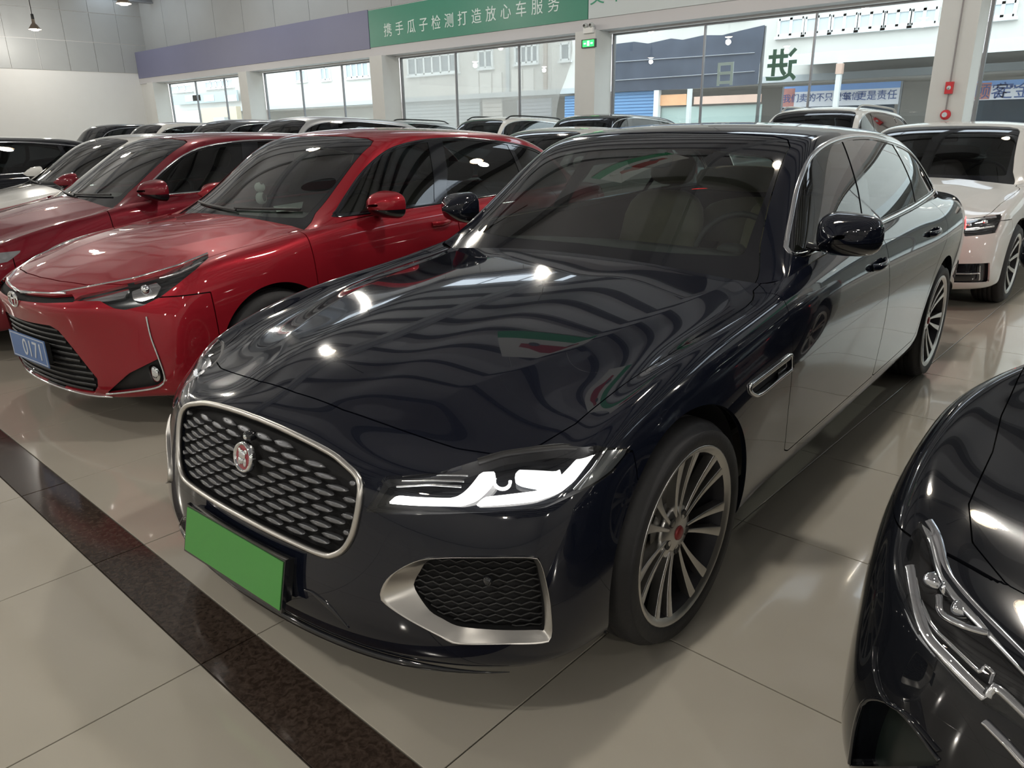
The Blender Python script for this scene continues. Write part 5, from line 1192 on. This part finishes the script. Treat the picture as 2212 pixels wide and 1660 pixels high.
# ---- the black car cut by the right edge of the picture
def fore():
    S=derive('fore',SED_X,.975,([0,.2,.45,.70,.965,1.03,1.457],[0,.19,.45,.69,.93,.985,1.45]),paint_=P_BLACK2,lev=4,axles=[(0,.335),(2.80,.335)],arch=.385,detail=True,gap=.0014,mirror=(1.02,.885,1.045))
    S['cols']=[[(x,y*(1-(.14 if z>.55 else .07)*min(1,max(0,(x-.12)/.36))*(1 if x<2.2 else 0))+(.024 if abs(x)<.30 and .5<z<.84 else 0),z) for x,y,z in c] for c in S['cols']]
    loc=FORE[:2]+(0,); rz=FORE[2]
    V,F=body_cage(S['cols'],4,S['hood'],2,S['deck']); B=smooth_cage(V,F,4); P=Pix(loc[0],loc[1],rz,B)
    car_put=[]
    def px(l,o=(1780,780),s=1.886):
        q=[P(o[0]+a/s,o[1]+b/s) for a,b in l]; q=[p for p in q if p is not None]; return np.array(q)*np.array([1,-1,1])      # seen side is y<0: work on the mirrored half
    HL=px([(390,650),(345,740),(318,850),(325,930),(345,1010),(390,1130),(500,1255),(630,1390),(720,1440),(860,1540),(930,1400),(815,1260),(720,1150),(620,1035),(540,950),(480,870),(440,700)])
    HLP=ob(HL); FG=px([(100,1650),(130,1480),(170,1385),(260,1390),(350,1470),(480,1650)]); FGP=ob(FG)
    f_h=lambda V: fmask(sdf(ob(V),HLP),V,.2); f_f=lambda V: fmask(sdf(ob(V),FGP),V,.0)
    gp=[(-.6,.42),(.40,.42),(.46,.60),(.44,.67),(-.6,.70)]; f_g=lambda V: np.maximum(sdf(V[:,1:],gp),V[:,0]-S['X'](-.55))
    S['cuts']=[f_h,f_f,f_g]
    car=make_car('saloon_car',S,loc,rz,'glossy black car with clear unlit headlight parked alongside the lit black saloon')
    put=lambda nm,M,mt,p=car: obj(nm,M,mt,p,True); H0=clip(B,f_h(B[0]))
    top=px([(395,655),(430,720),(470,860),(560,980),(680,1105),(815,1245),(900,1330)]); low=px([(320,850),(345,1000),(390,1130),(500,1255),(630,1388)])
    low2=px([(640,1370),(660,1345),(690,1350),(815,1470),(870,1520)]); drl=px([(360,980),(400,1070),(430,1110),(600,1275),(620,1245),(655,1275),(640,1320)])
    inn=px([(430,960),(440,1030),(520,1080),(630,1115)]); 
    for mir in (0,1):
        mm=mirror if mir else (lambda q:q); e=empty('headlight',(0,0,0),0,car)
        put('lens',mm(H0),M_LENS,e); put('housing',mm(offset(H0,-.05)),M_BLACK,e); W_=skirt(H0,.05); k=len(H0[0]); put('housing_wall',mm((W_[0][k:],W_[1][k:],W_[2][len(H0[2]):]-k)),M_BLACK,e)
        up=np.tile((-.5,.5,.7),(40,1))
        put('chrome_brow',mm(tube(resample(spline(top,5),40)+np.array([.006,-.006,-.004]),.016,n=8,flat=.006,up=up)),M_CHROME,e); put('chrome_brow',mm(tube(resample(spline(top,5),40)+np.array([.018,-.018,-.018]),.006,n=6)),M_REFL,e)
        put('light_guide',mm(tube(resample(spline(low,5),40)+np.array([.010,-.008,.004]),.012,n=8,flat=.007,up=up)),M_REFL,e); put('light_guide',mm(tube(resample(spline(low2,5),24)+np.array([.008,-.008,.002]),.009,n=6)),M_REFL,e)
        put('running_light_trim',mm(tube(resample(drl,40)+np.array([.012,-.010,0]),.004,n=6)),M_CHROME,e); put('inner_trim',mm(tube(resample(spline(inn,5),20)+np.array([.012,-.012,0]),.007,n=6)),M_CHROME,e)
        for u,v in ((500,1020),(455,935),(385,900)):
            c_=P(1780+u/1.886,780+v/1.886)*np.array([1,-1,1]); put('projector_lens',mm(superbox(c_[0]+.03,c_[1]-.02,c_[2]-.01,.02,.024,.024,2.2,8)),M_MIRROR,e)
        e=empty('side_intake',(0,0,0),0,car); q=clip(B,f_f(B[0])); put('intake_backing',mm(offset(q,-.05)),mat('intake_green_black',(.012,.018,.016),.3),e); W_=skirt(q,.05); k=len(q[0]); put('intake_wall',mm((W_[0][k:],W_[1][k:],W_[2][len(q[2]):]-k)),M_PIANO,e)
        ed=px([(105,1640),(130,1480),(172,1385),(260,1392),(350,1470),(470,1630)]); put('intake_edge',mm(tube(resample(spline(ed,5),40),.005,n=6)),M_PIANO,e)
        bl=px([(210,1165),(213,1280),(255,1385),(350,1450),(470,1590)]); put('bumper_crease',mm(tube(resample(spline(bl,5),30),.007,n=8,flat=.004)),P_BLACK2)
        br=px([(660,1470),(750,1560),(830,1650)]); put('bumper_chrome',mm(tube(resample(br,16),.010,n=8,flat=.006)),M_CHROME)
    BB=both(B); q=clip(BB,np.maximum(sdf(np.c_[abs(BB[0][:,1]),BB[0][:,2]],gp),BB[0][:,0]-S['X'](-.55))); e=empty('grille',(0,0,0),0,car); put('grille_backing',offset(q,-.03),M_DARK,e)
    tb=bvh(BB)
    for zz in np.arange(.44,.68,.035): put('grille_bar',tube([np.array(tb.ray_cast(Vector((-2,y,zz)),Vector((1,0,0)))[0])+np.array([.008,0,0]) for y in np.linspace(-.40,.40,17)],.006,n=6),M_CHROME,e)
    patch_obj(car,S,'tail_light','tl',lambda V: np.maximum(sdf(V[:,1:],[(.42,.78),(.99,.78),(.99,.90),(.42,.90)]),3.4-V[:,0]),.003,M_RED)
    return car,S
FORE=(.53,1.90,-.045)
car,JS,JB=jag()
levin,LS=corolla()
fcar,FS=fore()
SED=derive('sedan',SED_X,.965,SED_Z,paint_=P_WINE,wipers=[((.56,1.01),(.03,1.0)),((.06,.99),(-.50,1.01))])
SUV=derive('suv',SUV_X,.98,SUV_Z,hx=SUV_H,paint_=P_WHITE); SUV['HX']=pw(*SUV_H); SUV['ysc']=.98; SUV['axles']=[(0,.36),(2.72,.36)]; SUV['arch']=.41
def sedan(loc,rz,pt,label,name='saloon_car',S=None,group=None,trim=M_CHROME,rails=None,**kw):
    S=S or SED; S['paint']=pt; S['trimmat']=trim
    for k,v in kw.items(): S[k]=v
    c=make_car(name,S,loc,rz,label,group=group); simple_ends(c,S)
    if rails: roof_rails(c,S,rails)
    return c
sedan((-6.75,1.8,0),-.02,P_WINE,'wine-red saloon with chrome window surround between the red saloon and a white car',wsglass=M_GLASS)
sedan((-8.9,2.2,0),0,P_WHITE,'white saloon with dark windscreen parked beside the wine-red saloon',wsglass=M_TINT)
sedan((-11.5,1.05,0),0,P_BLACK2,'black saloon parked beyond the white saloon, last in the front row',trim=M_CHROME)
# white saloon facing the tail of the black one
def white_front():
    S=derive('wfront',SED_X,.985,([0,.2,.45,.70,.965,1.03,1.457],[0,.20,.46,.72,.97,1.02,1.445]),paint_=P_WHITE,lev=4,detail=True,wheel='multi10',wsglass=M_TINT)
    loc=(-1.98,7.38,0); rz=0.0
    V,F=body_cage(S['cols'],4,S['hood'],2,S['deck']); B=smooth_cage(V,F,4); P=Pix(loc[0],loc[1],rz,B)
    def px(l): return np.array([p for p in (P(u,v) for u,v in l) if p is not None])
    HLP=ob(px([(2066,482),(2085,474),(2125,468),(2163,463),(2161,480),(2152,503),(2120,508),(2085,511),(2067,505)])); FGP=ob(px([(2050,570),(2138,568),(2136,610),(2055,612)]))
    f_h=lambda V: fmask(sdf(ob(V),HLP),V,.1); f_f=lambda V: fmask(sdf(ob(V),FGP),V,.1)
    S['cuts']=[f_h,f_f]
    car=make_car('saloon_car',S,loc,rz,'white saloon nose-on behind the tail of the black saloon, tinted red by its tail light')
    put=lambda nm,M,mt,p=car: obj(nm,M,mt,p,True); H0=clip(B,f_h(B[0])); q=clip(B,f_f(B[0]))
    lo=px([(2075,500),(2110,497),(2150,490)]); up_=px([(2080,480),(2120,474),(2155,470)]); ba=px([(2060,592),(2100,592),(2118,591)]); vb=px([(2118,575),(2117,606)])
    for mir in (0,1):
        mm=mirror if mir else (lambda q:q); e=empty('headlight',(0,0,0),0,car); put('lens',mm(H0),M_LENS,e); put('housing',mm(offset(H0,-.04)),mat('lamp_dark',(.05,.055,.06),.2,.4),e); W_=skirt(H0,.04); k=len(H0[0]); put('housing_wall',mm((W_[0][k:],W_[1][k:],W_[2][len(H0[2]):]-k)),M_BLACK,e)
        for l_ in (lo,up_): put('light_guide',mm(tube(resample(l_,12)+np.array([.014,-.012,0]),.009,n=6)),M_REFL,e)
        for u,v in ((2095,488),(2130,482)): c_=P(u,v); put('projector_lens',mm(superbox(c_[0]+.02,c_[1]-.015,c_[2],.02,.025,.022,2.2,8)),M_MIRROR,e)
        e=empty('side_intake',(0,0,0),0,car); put('intake_backing',mm(offset(q,-.03)),M_PIANO,e); W_=skirt(q,.03); k=len(q[0]); put('intake_wall',mm((W_[0][k:],W_[1][k:],W_[2][len(q[2]):]-k)),M_PIANO,e)
        put('intake_chrome',mm(tube(resample(ba,10)+np.array([.006,-.006,0]),.007,n=6)),M_CHROME,e); put('intake_chrome',mm(tube(resample(vb,8)+np.array([.006,-.006,0]),.006,n=6)),M_CHROME,e)
    patch_obj(car,S,'radiator_grille','gr',lambda V: np.maximum(sdf(V[:,1:],[(-.5,.30),(.36,.30),(.45,.52),(.40,.66),(-.5,.68)]),V[:,0]+.55),.003,M_PIANO,both_=False)
    patch_obj(car,S,'tail_light','tl',lambda V: np.maximum(sdf(V[:,1:],[(.42,.78),(.99,.78),(.99,.90),(.42,.90)]),3.4-V[:,0]),.003,M_RED)
white_front()
def row(x,mid,pt,label,suv=False,**kw):
    if suv: return sedan((x,mid-1.44,0),0,pt,label,name='sport_utility_car',S=SUV,**kw)
    return sedan((x,mid-1.47,0),0,pt,label,**kw)
row(-6.4,8.05,P_WHITE,'white saloon in the row behind the wine-red saloon')
row(-4.5,12.0,P_WHITE,'white estate with bright roof rails near the glazed wall behind the black saloon',True,rails=M_SATIN)
row(-8.7,12.0,P_BLACK2,'black sport utility car with chrome window line near the column with the exit sign',True)
row(-11.3,12.0,P_WHITE,'white sport utility car with black roof rails in front of the plastic film',True,rails=M_BLACK)
row(-14.9,12.0,P_SILVER,'silver sport utility car with black roof rails by the column under the green banner',True,rails=M_BLACK)
row(-11.1,7.3,P_SILVER,'silver sport utility car in the second row, roof showing past the bright red saloon',True)
row(-13.4,7.3,P_GREY,'dark grey sport utility car in the second row beside the silver one',True)
row(-22.0,12.0,P_WHITE,'white sport utility car by the bright window under the slate banner',True)
row(-16.1,7.3,P_WHITE,'white sport utility car with long dark side window in the second row',True)
row(-18.6,7.2,P_BLACK2,'black sport utility car in the second row against the white side wall',True)
sedan((3.05,2.0,0),0,P_GREY,'dark grey saloon parked beyond the black car with the clear headlight')
sedan((5.6,2.1,0),0,P_BLACK2,'black saloon two places beyond the black car with the clear headlight')
# ---- small things on the red saloon's dashboard
P3=[on_plane(u,v,2,.972) for u,v in ((590,446),(655,436),(652,449),(598,458))]; c_=np.mean(P3,0); e=empty('paper_sheet',c_); tag(e,'white sheet of paper lying on the red saloon dashboard','paper')
obj('sheet',extrude(np.array(P3)[:,:2]-c_[:2],2,-.001,.001),mat('paper_white',(.62,.66,.64),.6),e)
p=on_plane(563,420,0,-4.62); e=empty('plush_toy',(p[0],p[1],p[2]-.06)); tag(e,'small white and black plush toy on the red saloon dashboard','toy')
WP=mat('plush_white',(.6,.62,.62),.9); KP=mat('plush_black',(.03,.03,.03),.9)
obj('toy_body',superbox(0,0,.035,.035,.035,.04,2.2,8),WP,e); obj('toy_head',superbox(0,0,.105,.036,.034,.032,2.1,8),WP,e)
for s_ in (-1,1): obj('toy_ear',superbox(s_*.028,0,.136,.012,.009,.012,2,6),KP,e); obj('toy_arm',superbox(s_*.042,0,.045,.012,.012,.028,2,6),KP,e)
